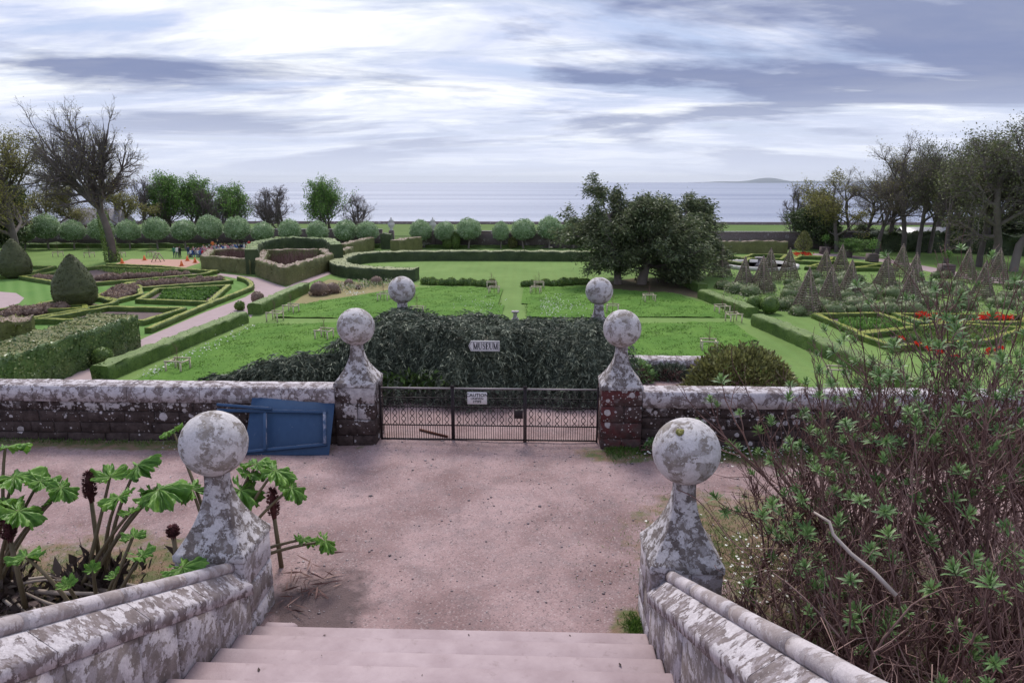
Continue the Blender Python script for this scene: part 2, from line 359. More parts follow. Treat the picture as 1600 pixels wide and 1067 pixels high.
m_leaf('leaf_olive', [(.15, (0.106, 0.109, 0.030)), (.5, (0.220, 0.213, 0.059)), (.9, (0.383, 0.348, 0.108))])
m_leaf('leaf_conifer', [(.15, (.028, .038, .028)), (.5, (.082, .104, .076)), (.9, (.24, .265, .195))], .1, .6)
m_leaf('leaf_conifer_fresh', [(.15, (.03, .07, .015)), (.5, (.07, .13, .03)), (.9, (.12, .20, .05))])
m_leaf('leaf_gunnera', [(.1, (0.040, 0.109, 0.016)), (.5, (0.098, 0.230, 0.032)), (.9, (0.218, 0.391, 0.069))], .3, .45, 14)
m_leaf('leaf_shrub', [(.15, (0.061, 0.121, 0.044)), (.5, (0.138, 0.248, 0.088)), (.9, (0.275, 0.418, 0.154))], .2, .45)
m_leaf('leaf_rose', [(.15, (0.099, 0.143, 0.055)), (.5, (0.220, 0.275, 0.132)), (.85, (0.572, 0.506, 0.440))])
m_leaf('leaf_bush', [(.15, (.07, .072, .03)), (.5, (.17, .175, .062)), (.9, (.32, .33, .12))])
m_leaf('grass_blade', [(.15, (.045, .10, .015)), (.5, (.09, .17, .03)), (.9, (.17, .24, .06))], .3)
m_leaf('meadow_blade', [(.15, (.08, .165, .028)), (.5, (.12, .235, .042)), (.9, (.185, .30, .07))], .3)
m_leaf('flower_red', [(.1, (.55, .02, .015)), (.9, (.8, .06, .03))])
m_leaf('flower_white', [(.1, (.65, .65, .62)), (.9, (.8, .8, .78))])
m_leaf('dry_stem', [(.15, (.16, .12, .10)), (.5, (.30, .24, .21)), (.9, (.46, .39, .36))], .05)
m_leaf('twig', [(.15, (.085, .040, .038)), (.5, (.165, .088, .080)), (.9, (.31, .20, .18))], .0, .8)
m_leaf('bark', [(.15, (.07, .056, .056)), (.5, (.13, .108, .106)), (.9, (.20, .17, .165))], .0, .9, 1.5)
m_leaf('bark_pale', [(.15, (.13, .105, .10)), (.5, (.20, .17, .16)), (.9, (.28, .245, .23))], .0, .9, 1.5)
m_leaf('gunnera_rib', [(.15, (.10, .20, .04)), (.5, (.14, .25, .05)), (.9, (.18, .29, .07))], .2)
m_leaf('gunnera_stalk', [(.15, (.07, .065, .035)), (.5, (.13, .10, .06)), (.9, (.19, .15, .09))], .0, .6)
m_leaf('gunnera_spike', [(.15, (.045, .014, .018)), (.5, (.09, .025, .03)), (.9, (.15, .05, .05))], .0, .8)
m_leaf('litter', [(.1, (.022, .014, .013)), (.5, (.06, .04, .036)), (.9, (.13, .10, .09))], .0, .9)
m_leaf('pebble', [(.1, (.16, .13, .135)), (.5, (.32, .26, .275)), (.9, (.55, .49, .50))], .0, .9)
def m_plain(name, c, rough=.7, metal=0, var=.25, sc=8.0, spec=.3):
    nt = newmat(name); n_ = noise(nt, pos(nt), sc, 5, .65)
    finish(nt, mixc(nt, n_, tuple(x * (1 - var) for x in c), tuple(min(1, x * (1 + var)) for x in c)), rough, noise(nt, pos(nt), sc * 5, 4), .15, .005, metal, spec)
m_plain('iron', (.030, .022, .026), .6, .3); m_plain('iron_top', (.26, .235, .25), .55, .4); m_plain('rust', (.12, .045, .03), .9)
m_plain('sign_white', (.62, .61, .64), .5, var=.12); m_plain('sign_ink', (.03, .03, .04), .6); m_plain('wood_grey', (.30, .26, .21), .85)
m_plain('wood_pale', (.50, .44, .34), .85); m_plain('trellis', (.205, .158, .138), .9); m_plain('planter', (.13, .10, .10), .9)
m_plain('roof_metal', (.58, .58, .64), .4, .2, .08, .4); m_plain('shed_dark', (.05, .042, .045), .9); m_plain('orange', (.75, .22, .09), .7)
m_plain('skin', (.55, .36, .29), .6); m_plain('hill', (.10, .13, .17), .95, sc=.001); m_plain('slate', (.17, .16, .19), .8, sc=1.0)
nt = newmat('blue_paint'); P = pos(nt)
c = mixc(nt, noise(nt, nd(nt, 'ShaderNodeMapping', {0: P, 'Scale': (9, 9, 1.2)}).outputs[0], 1.5, 5), (.016, .045, .115), (.030, .075, .165))
c = mixc(nt, ramp(nt, noise(nt, P, 11, 7, .7), [(.64, 0.0), (.72, .7)]), c, (.20, .22, .30))
finish(nt, c, .5, noise(nt, P, 30, 4), .15, .004)
nt = newmat('blue_worn'); P = pos(nt)
c = mixc(nt, ramp(nt, noise(nt, P, 9, 7, .7), [(.42, 0.0), (.62, 1.0)]), (.035, .075, .16), (.30, .30, .38))
finish(nt, c, .6)
# ================================================================== large structure: terrace, garden ground, sea
rng = np.random.default_rng(7)
def grid_sheet(x0, x1, y0, y1, step, zf, mask=None):
    nx, ny = int((x1 - x0) / step) + 1, int((y1 - y0) / step) + 1
    X, Y = np.meshgrid(np.linspace(x0, x1, nx), np.linspace(y0, y1, ny))
    Z = zf(X, Y); V = np.stack([X, Y, Z], -1).reshape(-1, 3)
    i = np.arange(ny - 1)[:, None] * nx + np.arange(nx - 1)[None]
    F = np.stack([i, i + 1, i + nx + 1, i + nx], -1).reshape(-1, 4)
    if mask is not None: F = F[mask(V[F].mean(1))]
    return MB().add(V, F)
def und(X, Y, a=.012): return a * (np.sin(X * 1.7 + Y * .9) + np.sin(Y * 2.3 - X * 1.1) * .7 + .5 * np.sin(X * 5.1 + 1) * np.sin(Y * 4.3))
struct(grid_sheet(-16, 16, -3, 14.4, .2, lambda X, Y: und(X, Y)).build('terrace_gravel', 'gravel', smooth=True))
struct(grid_sheet(-4.2, 4.75, 14.4, 16.4, .2, lambda X, Y: und(X, Y) - .004).build('bastion_gravel', 'gravel', smooth=True))
m = MB(); m.box(-16, 16, 13.9, 14.38, GZ - .2, -.06).box(-4.2, 4.75, 14.3, 16.38, GZ - .2, -.06)
struct(m.build('retaining_bank', 'stone_dark'))
struct(MB().poly([(-420, 14, GZ), (420, 14, GZ), (420, 186, GZ), (-420, 186, GZ)]).build('lawn', 'lawn'))
struct(MB().poly([(-420, 122.4, GZ + .01), (420, 122.4, GZ + .01), (420, 186, GZ + .3), (-420, 186, GZ + .3)]).build('shore_grass', 'sea_grass'))
struct(MB().poly([(-42000, -6000, -11.6), (42000, -6000, -11.6), (42000, 42000, -11.6), (-42000, 42000, -11.6)]).build('sea', 'sea'))
tag(MB().box(-420, 420, 186, 187, -12, GZ + .95).build('sea_wall', 'stone_far', loc=(0, 186, GZ)), 'long low dark stone sea wall between the shore grass and the water', 'wall')
# far coast across the water
def ridge(x0, x1, y, hf, name):
    m = MB(); n = 80; xs = np.linspace(x0, x1, n); h = hf(np.linspace(0, 1, n))
    A = np.stack([xs, np.full(n, y), np.full(n, -12.)], -1); B = np.stack([xs, np.full(n, y + 900.), -12 + h], -1); C_ = B + np.array([0, 2500, 0]); C_[:, 2] = -12
    i = np.arange(n - 1); V = np.concatenate([A, B, C_])
    m.add(V, np.concatenate([np.stack([i, i + 1, n + i + 1, n + i], -1), np.stack([n + i, n + i + 1, 2 * n + i + 1, 2 * n + i], -1)]))
    return struct(m.build(name, 'hill', smooth=True))
ridge(4900, 9800, 17000, lambda t: np.clip(t * 6, 0, 1) * np.clip((1 - t) * 8, 0, 1) * (42 + 9 * np.sin(t * 31) * np.sin(t * 13)), 'far_coast')
ridge(6800, 12500, 30000, lambda t: 15 + 150 * np.exp(-((t - .5) / .16) ** 2) + 35 * np.sin(t * 9) ** 2, 'far_hills')
# ------------------------------------------------------------------ steps
st = thing('stone_steps', 'flight of worn pinkish stone steps leading down to the gravel terrace', 'steps', (0, 3.5, 0))
for i in range(13):
    y1 = 5.93 - .385 * i; z1 = .155 * (i + 1)
    MB().block(-1.87, 1.87, y1 - .47, y1, z1 - .19, z1, .018, rng).build('step', 'step_stone', st)
m = MB().block(-1.84, -1.52, 5.9, 6.08, -.02, .10, .03, rng); m.build('corner_stone', 'step_stone', st)
# ------------------------------------------------------------------ pillars with balls
def cap_mesh(z0, z1, w0, w1, slab):
    m = MB(); prof = [(w0 + .012, z0 - slab), (w0 + .012, z0 - .012), (w0, z0)]
    for t in np.linspace(.06, 1, 15): prof.append((w1 + (w0 - w1) * (1 - t) ** 2.0, z0 + (z1 - z0) * t))
    prof.append((w1, z1 + .05))
    n = len(prof); e = .012
    V = []
    for h, z in prof:
        for k in range(4):
            c, s = [(1, 1), (-1, 1), (-1, -1), (1, -1)][k]; a = h - e
            p = [(c * h, s * a), (c * a, s * h)]
            if k in (1, 3): p = p[::-1]
            V += [(*q, z) for q in p]
    F = [[i * 8 + j, i * 8 + (j + 1) % 8, (i + 1) * 8 + (j + 1) % 8, (i + 1) * 8 + j] for i in range(n - 1) for j in range(8)]
    m.add(V, F); m.poly([V[j] for j in range(8)][::-1]); m.poly(V[-8:]); return m
def ball_mesh(c, r, rng):
    m = MB(); n = 48; prof = [(max(r * math.sin(t), 0.0005), c - r * math.cos(t)) for t in np.linspace(0, math.pi, 33)]
    m.lathe(prof, n=n, noise=.0012, rng=rng); return m
def pillar(x, y, z_shaft, zc, label, courses, mat, half=.33, w1=.092, r=.31, zbase=-.1):
    t = thing('ball_finial_pillar', label, 'pillar', (x, y, 0), 'ball-topped stone pillars')
    MB().box(-half + .025, half - .025, -half + .025, half - .025, zbase, z_shaft - .01).build('mortar_core', 'mortar', t, local=True)
    zs = np.linspace(zbase, z_shaft - .07, courses + 1)
    for k in range(courses):
        sp = rng.uniform(-.12, .12) * half * 2; g = .004
        if k % 2 == 0: xs = [(-half, sp - g), (sp + g, half)]; ys = [(-half, half)]
        else: xs = [(-half, half)]; ys = [(-half, sp * .5 - g), (sp * .5 + g, half)]
        for a in xs:
            for b in ys:
                MB().block(*a, *b, zs[k] + g, zs[k + 1] - g, .012, rng).build('stone_block', mat, t, local=True)
    zn = zc - r
    cap_mesh(z_shaft, zn - .02, half, w1, .07).build('flared_cap', 'stone_pillar', t, local=True)
    ball_mesh(zc, r, rng).build('ball', 'stone_ball', t, smooth=True, local=True)
    return t
pillar(-2.25, 6.2, .90, 1.885, 'grey lichened ball pillar at foot of steps beside the gunnera', 3, 'stone_parapet')
pillar(2.2, 6.2, .88, 1.87, 'ball pillar at foot of steps, yellow-flecked ball, beside the twiggy shrub', 3, 'stone_parapet')
pillar(-2.2, 11.35, 1.08, 1.965, 'ball pillar between iron railing and blue panel, dark brown stone shaft', 4, 'stone_dark')
pillar(2.2, 11.35, 1.08, 1.965, 'ball pillar beside iron railing with red-stained stone shaft', 4, 'stone_red')
pillar(-2.28, 15.8, 1.02, 1.91, 'far ball pillar rising from highest hump of the dark conifer', 4, 'stone_pillar', .3, .10, .31)
pillar(2.2, 15.8, 1.02, 1.91, 'far ball pillar behind the red-stained one, next to low coped wall', 4, 'stone_pillar', .3, .10, .31)
m = MB(); m.lathe([(.001, 0), (.03, .003), (.042, .008), (.028, .013), (.001, .015)], n=10, noise=.006, rng=rng)
ml = m.build('moss_cushion', 'leaf_olive', None, local=True); ml.parent = [o for o in col.objects if o.name == 'ball_finial_pillar.001'][0]
ml.location = (-.105, -.16, 2.108); ml.rotation_euler = (R_(35), R_(-22), 0)
# ------------------------------------------------------------------ coursed walls
def coursed_wall(name, label, x0, x1, y0, y1, zs, mat, cop_h, cop_over=.035, step=(.38, .8), copstep=(1.1, 1.7)):
    t = thing(name, label, 'wall', ((x0 + x1) / 2, (y0 + y1) / 2, 0))
    MB().box(x0 + .01, x1 - .01, y0 + .022, y1 - .022, zs[0], zs[-1] + .02).build('mortar_core', 'mortar', t)
    for k in range(len(zs) - 1):
        x = x0
        while x < x1 - .01:
            x2 = min(x + rng.uniform(*step), x1)
            if x1 - x2 < .2: x2 = x1
            d = rng.uniform(-.010, .008)
            MB().block(x + .005, x2 - .005, y0 + d, y1 - d, zs[k] + .004, zs[k + 1] - .004, .014, rng).build('stone_block', mat, t)
            x = x2
    x = x0; zb, zt = zs[-1], zs[-1] + cop_h
    while x < x1 - .01:
        x2 = min(x + rng.uniform(*copstep), x1)
        if x1 - x2 < .5: x2 = x1
        ya, yb = y0 - cop_over + rng.uniform(-.006, .006), y1 + cop_over
        prof = [(ya, zb + .004), (ya, zb + cop_h * .55), (ya + .035, zt - .02), (ya + .06, zt), (yb - .06, zt), (yb - .035, zt - .02), (yb, zb + cop_h * .55), (yb, zb + .004)]
        n = len(prof); xs = np.linspace(x + .004, x2 - .004, 6)
        V = [(xx, p[0] + rng.normal(0, .003), p[1] + rng.normal(0, .003)) for xx in xs for p in prof]
        m = MB().add(V, [[i * n + j, (i + 1) * n + j, (i + 1) * n + (j + 1) % n, i * n + (j + 1) % n] for i in range(5) for j in range(n)])
        m.poly(V[:n]); m.poly(V[-n:][::-1]); m.build('coping_stone', 'stone_coping', t)
        x = x2
    return t
ZS = [-.08, .14, .33, .53, .70]
coursed_wall('terrace_wall', 'dark lichen-spotted stone wall with pale coping, behind the blue panel', -15, -2.535, 11.09, 11.50, ZS, 'stone_dark', .27)
coursed_wall('terrace_wall', 'lichen-spotted stone wall with pale coping between red-stained pillar and twiggy shrub', 2.535, 15, 11.09, 11.50, ZS, 'stone_dark', .27)
coursed_wall('low_wall', 'short pale-coped stone wall behind the red-stained pillar, above the lawn', 2.52, 4.7, 15.55, 15.98, [-.3, -.1, .08, .22], 'stone_dark', .17)
# ------------------------------------------------------------------ sloping parapets beside the steps
def parapet(sgn, label, SL):
    t = thing('stair_parapet', label, 'parapet', (sgn * 2.1, 5.86, 0))
    y_hi, y_lo = 5.865, 1.2
    def sec(y0, y1, prof, b=0):                   # sloping prism: prof [(x from inner face outward, z rel)]
        V = [(sgn * (1.87 + px_), y, pz + SL * (5.865 - y)) for y in (y0, y1) for px_, pz in prof]; n = len(prof)
        m = MB().add(V, [[j, (j + 1) % n, n + (j + 1) % n, n + j] for j in range(n)]); m.poly(V[:n][::-1]); m.poly(V[n:]); return m
    sec(y_hi, y_lo, [(.03, -1.6), (.03, .50), (.40, .50), (.40, -1.6)]).build('mortar_core', 'mortar', t)
    y = y_hi
    while y > y_lo + .05:                         # coping stones and the roll on top
        y2 = max(y - rng.uniform(.75, 1.0), y_lo)
        a, b = y - .004, y2 + .004
        sec(a, b, [(-.025, .515), (-.03, .61), (-.015, .625), (.12, .735), (.26, .735), (.43, .61), (.43, .515)]).build('coping_stone', 'stone_coping', t)
        ys = np.linspace(a, b, 6)
        P = np.stack([np.full(6, sgn * (1.87 + .185)), ys, .775 + SL * (5.865 - ys)], -1)
        MB().tube(P, np.full(6, .056) + rng.normal(0, .0012, 6), 16).build('roll_moulding', 'stone_roll', t, smooth=True)
        y = y2
    for lo, hi in ((-1.6, -.02), (-.012, .508)):
        y = y_hi
        while y > y_lo + .05:
            y2 = max(y - rng.uniform(.45, .8), y_lo); d = rng.uniform(-.006, .008); a, b = y - .005, y2 + .005
            Vb = []
            for z in (lo, hi):
                for yy in (a, b):
                    for px_ in (.0 + d, .43 - .02): Vb.append((sgn * (1.87 + px_), yy, z + SL * (5.865 - yy)))
            MB().hexa(Vb, .012, rng).build('stone_block', 'stone_parapet', t)
            y = y2
parapet(-1, 'sloping lichened stone parapet with roll moulding, beside the gunnera bed', .455)
parapet(1, 'sloping blotched stone parapet with roll moulding, beside the twiggy shrub', .475)
# ------------------------------------------------------------------ wrought-iron gate and railings
GY = 11.3
def iron_panel(x0, x1, name, label, cat, lock=False):
    W = x1 - x0; t = thing(name, label, cat, (x0, GY, 0))
    for zz, rr, mt in ((.93, .013, 'iron_top'), (.765, .007, 'iron'), (.605, .009, 'iron'), (.28, .009, 'iron'), (.03, .011, 'iron')):
        MB().box(.012, W - .012, -rr, rr, zz - rr, zz + rr).build('rail', mt, t, local=True)
    for xx in (.0, W):
        m = MB().box(xx - .014, xx + .014, -.014, .014, -.05, .95); m.lathe([(.001, .94), (.02, .955), (.022, .97), (.001, .99)], (xx, 0, 0), 8)
        m.build('post', 'iron', t, local=True)
    nb = 30; sp = (W - .03) / nb
    b0 = MB().box(-.0045, .0045, -.0045, .0045, .03, .28).build('bar', 'iron', t, local=True, loc=(.015 + sp, 0, 0))
    for i in range(2, nb): inst(b0, t, (.015 + sp * i, 0, 0))
    nw = 8; sp = (W - .03) / nw
    b1 = MB().box(-.005, .005, -.005, .005, .28, .765).build('long_bar', 'iron', t, local=True, loc=(.015 + sp, 0, 0))
    for i in range(2, nw): inst(b1, t, (.015 + sp * i, 0, 0))
    z = np.linspace(.28, .605, 15); wv = sp * .30 * np.cos((z - .28) / .325 * 3 * math.pi) * (1)
    wb = None
    for i in range(nw):
        for s in (1, -1):
            if wb is None: wb = MB().tube(np.stack([wv * .8, np.zeros(15), z], -1), .0068, 5).build('wavy_bar', 'iron', t, local=True, loc=(.015 + sp * (i + .5), 0, 0))
            else: inst(wb, t, (.015 + sp * (i + .5), 0, 0), scale=(s, 1, 1))
    a = np.linspace(0, 3.4 * math.pi, 34); rr = .075 * (1 - a / (3.4 * math.pi) * .8)
    sc_ = None; ns = 4; sp2 = (W - .03) / (ns * 2)
    for i in range(ns * 2):
        s = 1 if i % 2 == 0 else -1
        L = (.015 + sp2 * (i + .5), 0, .685)
        if sc_ is None: sc_ = MB().tube(np.stack([rr * np.cos(a + math.pi), np.zeros(34), rr * np.sin(a + math.pi)], -1), .007, 5).build('scroll', 'iron', t, local=True, loc=L)
        else: inst(sc_, t, L, scale=(s, 1, 1))
        if i < ns * 2:
            L2 = (.015 + sp2 * (i + .5), 0, .85); inst(sc_, t, L2, scale=(-s * .85, 1, .85))
    if lock: MB().block(W - .17, W - .02, -.03, .03, .42, .56, .006).build('lock_box', 'iron', t, local=True)
    return t
XS = [-1.83, -.60, .62, 1.83]
iron_panel(XS[0], XS[1] - .02, 'iron_railing', 'wrought-iron railing panel beside the dark brown pillar, rusty bar behind', 'railing')
iron_panel(XS[1] + .01, XS[2] - .02, 'iron_gate', 'wrought-iron gate leaf with lock box and white caution sign', 'gate', True)
iron_panel(XS[2] + .01, XS[3], 'iron_railing', 'wrought-iron railing panel beside the red-stained pillar', 'railing')
# text
def text_mesh(txt, size, name, mat, parent, loc, rot, extr=.002, bold=.004):
    cu = bpy.data.curves.new(name, 'FONT'); cu.body = txt; cu.size = size; cu.align_x = 'CENTER'; cu.align_y = 'CENTER'; cu.extrude = extr; cu.offset = bold; cu.resolution_u = 2
    o = bpy.data.objects.new(name, cu); col.objects.link(o)
    me = bpy.data.meshes.new_from_object(o.evaluated_get(bpy.context.evaluated_depsgraph_get())); bpy.data.objects.remove(o)
    o = bpy.data.objects.new(name, me); me.materials.append(MAT[mat]); col.objects.link(o); o.parent = parent; o.location = loc; o.rotation_euler = rot
    return o
c = D(745.5, 622, GY - .03)
s = thing('caution_sign', 'small white caution sign with dark lettering tied on the iron gate', 'sign', c)
MB().block(-.165, .165, -.006, .006, -.105, .105, .003).build('board', 'sign_white', s, local=True)
for tx, sz, z, b in (('CAUTION', .082, .052, .0015), ('UNEVEN', .055, -.008, .001), ('STEPS', .055, -.062, .001)):
    text_mesh(tx, sz, 'lettering', 'sign_ink', s, (0, -.0085, z), (math.pi / 2, 0, 0), .001, b)
c = D(756.5, 540.5, 13.35)
s = thing('museum_sign', 'white museum sign with pointed arrow end set in the dark conifer', 'sign', c)
k = ppm(c); wd, hh = 24 / k, 8.3 / k
pr = [(-wd * 1.02, 0), (-wd * .86, -hh), (wd, -hh), (wd, hh), (-wd * .86, hh)]
m = MB(); V = [(x, y, z) for y in (-.012, .012) for x, z in pr]; m.add(V, [[i, (i + 1) % 5, 5 + (i + 1) % 5, 5 + i] for i in range(5)]); m.poly(V[:5][::-1]); m.poly(V[5:]); m.build('board', 'sign_white', s, local=True)
m = MB(); q = .86
for a, b in zip(pr, pr[1:] + pr[:1]):
    A, B = np.array(a) * (.95, .84), np.array(b) * (.95, .84); m.tube([(A[0], -.013, A[1]), (B[0], -.013, B[1])], .0035, 4)
m.build('border', 'sign_ink', s, local=True)
GL = {'M': [((0, 0), (0, 1), .07), ((0, 1), (.42, 0), .16), ((.42, 0), (.84, 1), .07), ((.84, 0), (.84, 1), .17), ((-.1, 0), (.12, 0), .06), ((.66, 0), (1.0, 0), .06), ((-.12, 1), (.1, 1), .06), ((.74, 1), (1.0, 1), .06)],
      'U': [((.08, .3), (.08, 1), .17), ((.70, .3), (.70, 1), .07), ((.08, .32), (.2, .06), .13), ((.2, .06), (.42, 0), .09), ((.42, 0), (.62, .08), .08), ((.62, .08), (.70, .32), .07), ((-.08, 1), (.26, 1), .06), ((.56, 1), (.84, 1), .06)],
      'S': [((.52, .98), (.54, .68), .05), ((.5, .88), (.28, 1), .08), ((.28, 1), (.06, .84), .09), ((.06, .84), (.1, .62), .12), ((.1, .62), (.48, .42), .15), ((.48, .42), (.54, .2), .12), ((.54, .2), (.34, 0), .09), ((.34, 0), (.06, .12), .08), ((.02, .34), (.04, .02), .05)],
      'E': [((.1, 0), (.1, 1), .17), ((-.06, 0), (.6, 0), .07), ((-.06, 1), (.56, 1), .07), ((.1, .52), (.4, .52), .06), ((.6, 0), (.64, .28), .06), ((.56, 1), (.6, .76), .06), ((.4, .66), (.4, .38), .05)]}
def letters(word, h, wd_, mat, parent, y, cx=0.0):
    adv = {'M': 1.22, 'U': 1.05, 'S': .82, 'E': .88}; tot = sum(adv[c_] for c_ in word); sx_ = wd_ / tot / 1.0; x = cx - wd_ / 2
    for c_ in word:
        m = MB(); q = 0
        for (x0, z0), (x1, z1), w_ in GL[c_]:
            A = np.array([x + (x0 + .12) * sx_, z0 * h - h / 2]); B = np.array([x + (x1 + .12) * sx_, z1 * h - h / 2]); d_ = B - A; d_ /= np.linalg.norm(d_); n_ = np.array([-d_[1], d_[0]]) * w_ * sx_ * .85; e_ = d_ * .02 * sx_; q += .0002
            m.poly([(*pp[:1], y - q, pp[1]) for pp in (A - n_ - e_, B - n_ + e_, B + n_ + e_, A + n_ - e_)])
        m.build('letter', mat, parent, local=True); x += adv[c_] * sx_
letters('MUSEUM', hh * 1.2, wd * 1.62, 'sign_ink', s, -.0135, .03)
MB().box(-.03, .03, .013, 1.2, -.06, .02).build('bracket', 'wood_grey', s, local=True)
# rusty bar behind the railing
a, b = G(656, 671, .03), G(699, 682, .03)
MB_ = MB().tube([a, b], .022, 8); tag(MB_.build('rusty_bar', 'rust', loc=a), 'short rusty iron bar lying on gravel behind the railing', 'bar')
# ------------------------------------------------------------------ blue board and blue frame leaning on the wall
def lean(px0, px1, yb, yt):                       # local frame of a board leaning on the wall: origin, x axis, up axis
    o = G(px0, yb, 0); o2 = G(px1, yb, 0); top = np.array([o[0], 11.03, .8]); ux = (o2 - o); L = np.linalg.norm(ux); ux /= L
    up = np.array([0, 11.05 - o[1], .80]); H = np.linalg.norm(up); up /= H; return o, ux, up, L, H
o, ux, up, L, H = lean(380, 514, 711, 625); nn = np.cross(ux, up)
def slab(m, o, ux, up, nn, u0, u1, v0, v1, n0, n1, rng=None, b=.004):
    return m.hexa([o + ux * a + up * b_ + nn * c_ for c_ in (n0, n1) for b_ in (v0, v1) for a in (u0, u1)], b, rng)
bt = thing('blue_board', 'plain dark blue wooden board leaning against the terrace wall', 'board', o)
slab(MB(), o, ux, up, nn, 0, L, 0, H, -.02, .0).build('panel', 'blue_paint', bt)
slab(MB(), o, ux, up, nn, .0, L, H + .001, H + .012, -.022, .002).build('top_edge', 'blue_worn', bt)
ft = thing('blue_trestle', 'blue wooden trestle frame with worn edges propped on the blue board', 'trestle', o)
def bar(pa, pb, wdt, off, name='rail', mt='blue_paint'):
    def on(p):
        r = ray(*p); q0 = o + nn * off; tt = ((q0 - CAM) @ nn) / (r @ nn); return CAM + r * tt
    A, B = on(pa), on(pb); d = B - A; Ln = np.linalg.norm(d); d /= Ln; s_ = np.cross(nn, d)
    slab(MB(), A, d, s_, nn, 0, Ln, -wdt / 2, wdt / 2, -.022, .022).build(name, mt, ft)
    slab(MB(), A + s_ * wdt / 2 * (1 if s_[2] > 0 else -1), d, s_, nn, 0.01, Ln - .01, -.003, .003, -.018, .0225).build('worn_edge', 'blue_worn', ft)
bar((339, 641), (511, 644), .05, .04); bar((339, 632), (425, 639), .045, .095); bar((360, 708), (511, 694), .05, .04)
bar((507, 644), (507.5, 693), .045, .09, 'stile', 'blue_worn'); bar((414, 645), (414, 703), .05, .088, 'stile'); bar((345, 643), (352, 706), .05, .088, 'stile')

# ------------------------------------------------------------------ sea air
hm = bpy.data.materials.new('haze'); hm.use_nodes = True; hm.node_tree.nodes.clear(); MAT['haze'] = hm
pv = nd(hm.node_tree, 'ShaderNodeVolumePrincipled', {'Color': (.86, .89, .95, 1), 'Density': 1.7e-5}); hm.node_tree.links.new(pv.outputs[0], nd(hm.node_tree, 'ShaderNodeOutputMaterial').inputs['Volume'])
hb = MB().box(-45000, 45000, -9000, 45000, -12.9, 340).build('haze', 'haze'); stuff(hb); tag(hb, 'thin pale sea haze over the whole view', 'haze')

rd = np.random.default_rng(77)
for i in range(16):                               # bits of leaf and twig blown onto the treads
    k = int(rd.integers(0, 4)); c = np.array([rd.uniform(-1.4, 1.5), 5.93 - .385 * k - rd.uniform(.05, .33), .155 * (k + 1) + .004]); a_ = rd.uniform(0, 6.28); d_ = np.array([math.cos(a_), math.sin(a_), .05])
    tag(MB().cards([c], rd.uniform(.02, .06), rd, axis=[d_], aspect=.4, flat=[(0, 0, 1.)]).build('fallen_leaf', 'litter', loc=c), 'tiny dry leaf scrap lying on the steps', 'leaf', 'leaf scraps on the steps')
# ================================================================== lower garden
rng = np.random.default_rng(11)
def xy(pts, z=GZ): return np.array([G(p[0], p[1], z) for p in pts])
def sheet(name, pts, dz, mat):
    P = xy(pts); P[:, 2] = GZ + dz; return struct(MB().poly(P[::-1] if np.cross(P[1, :2] - P[0, :2], P[2, :2] - P[1, :2]) < 0 else P).build(name, mat))
def resample(P, step, closed=False):
    P = np.asarray(P, float)
    if closed: P = np.concatenate([P, P[:1]])
    d = np.r_[0, np.cumsum(np.linalg.norm(np.diff(P[:, :2], axis=0), axis=1))]
    n = max(2, int(d[-1] / step) + 1); t = np.linspace(0, d[-1], n)
    # keep the corners
    t = np.unique(np.r_[t, d]); t = t[np.r_[True, np.diff(t) > step * .25]]
    return np.stack([np.interp(t, d, P[:, k]) for k in range(3)], -1)
def smooth_path(P, n=60):
    P = np.asarray(P, float); t = np.linspace(0, len(P) - 1, n); out = []
    for q in t:
        i = min(int(q), len(P) - 2); f_ = q - i
        p0, p1, p2, p3 = P[max(i - 1, 0)], P[i], P[i + 1], P[min(i + 2, len(P) - 1)]
        out.append(.5 * ((2 * p1) + (p2 - p0) * f_ + (2 * p0 - 5 * p1 + 4 * p2 - p3) * f_ ** 2 + (-p0 + 3 * p1 - 3 * p2 + p3) * f_ ** 3))
    return np.array(out)
def sweep(path, w, h, rng, jit=.025, z=GZ, closed=False, hvar=.03):
    """clipped hedge body swept along a path: returns ring vertices (n, m, 3)"""
    P = np.asarray(path, float); n = len(P)
    if closed: T = np.roll(P, -1, 0) - np.roll(P, 1, 0)
    else: T = np.gradient(P, axis=0)
    T[:, 2] = 0; T /= np.maximum(np.linalg.norm(T, axis=1, keepdims=True), 1e-9)
    S = np.stack([-T[:, 1], T[:, 0], np.zeros(n)], -1)
    # mitre length at corners
    a = P - np.roll(P, 1, 0); b = np.roll(P, -1, 0) - P
    if not closed: a[0] = b[0]; b[-1] = a[-1]
    a[:, 2] = b[:, 2] = 0; a /= np.maximum(np.linalg.norm(a, axis=1, keepdims=True), 1e-9); b /= np.maximum(np.linalg.norm(b, axis=1, keepdims=True), 1e-9)
    cs = np.clip(((1 + (a * b).sum(1)) / 2) ** .5, .55, 1)
    e = min(.1, w * .15)
    sec = [(-.5, 0), (-.5, .4), (-.5, .8), (-.5 + e / w * .3, .95), (-.5 + e / w, 1), (-.15, 1), (.15, 1), (.5 - e / w, 1), (.5 - e / w * .3, .95), (.5, .8), (.5, .4), (.5, 0)]
    hv = h + rng.normal(0, hvar * h, n)
    V = np.stack([P + S * (s_ * w / cs)[:, None] * 1.0 + np.array([0, 0, 1]) * (t_ * hv)[:, None] for s_, t_ in sec], 1)
    V[:, :, 2] += z - V[:, 0:1, 2] if False else 0
    V += rng.normal(0, jit, V.shape) * np.array([1, 1, .6]); V[:, 0, 2] = V[:, -1, 2] = z - .05
    return V
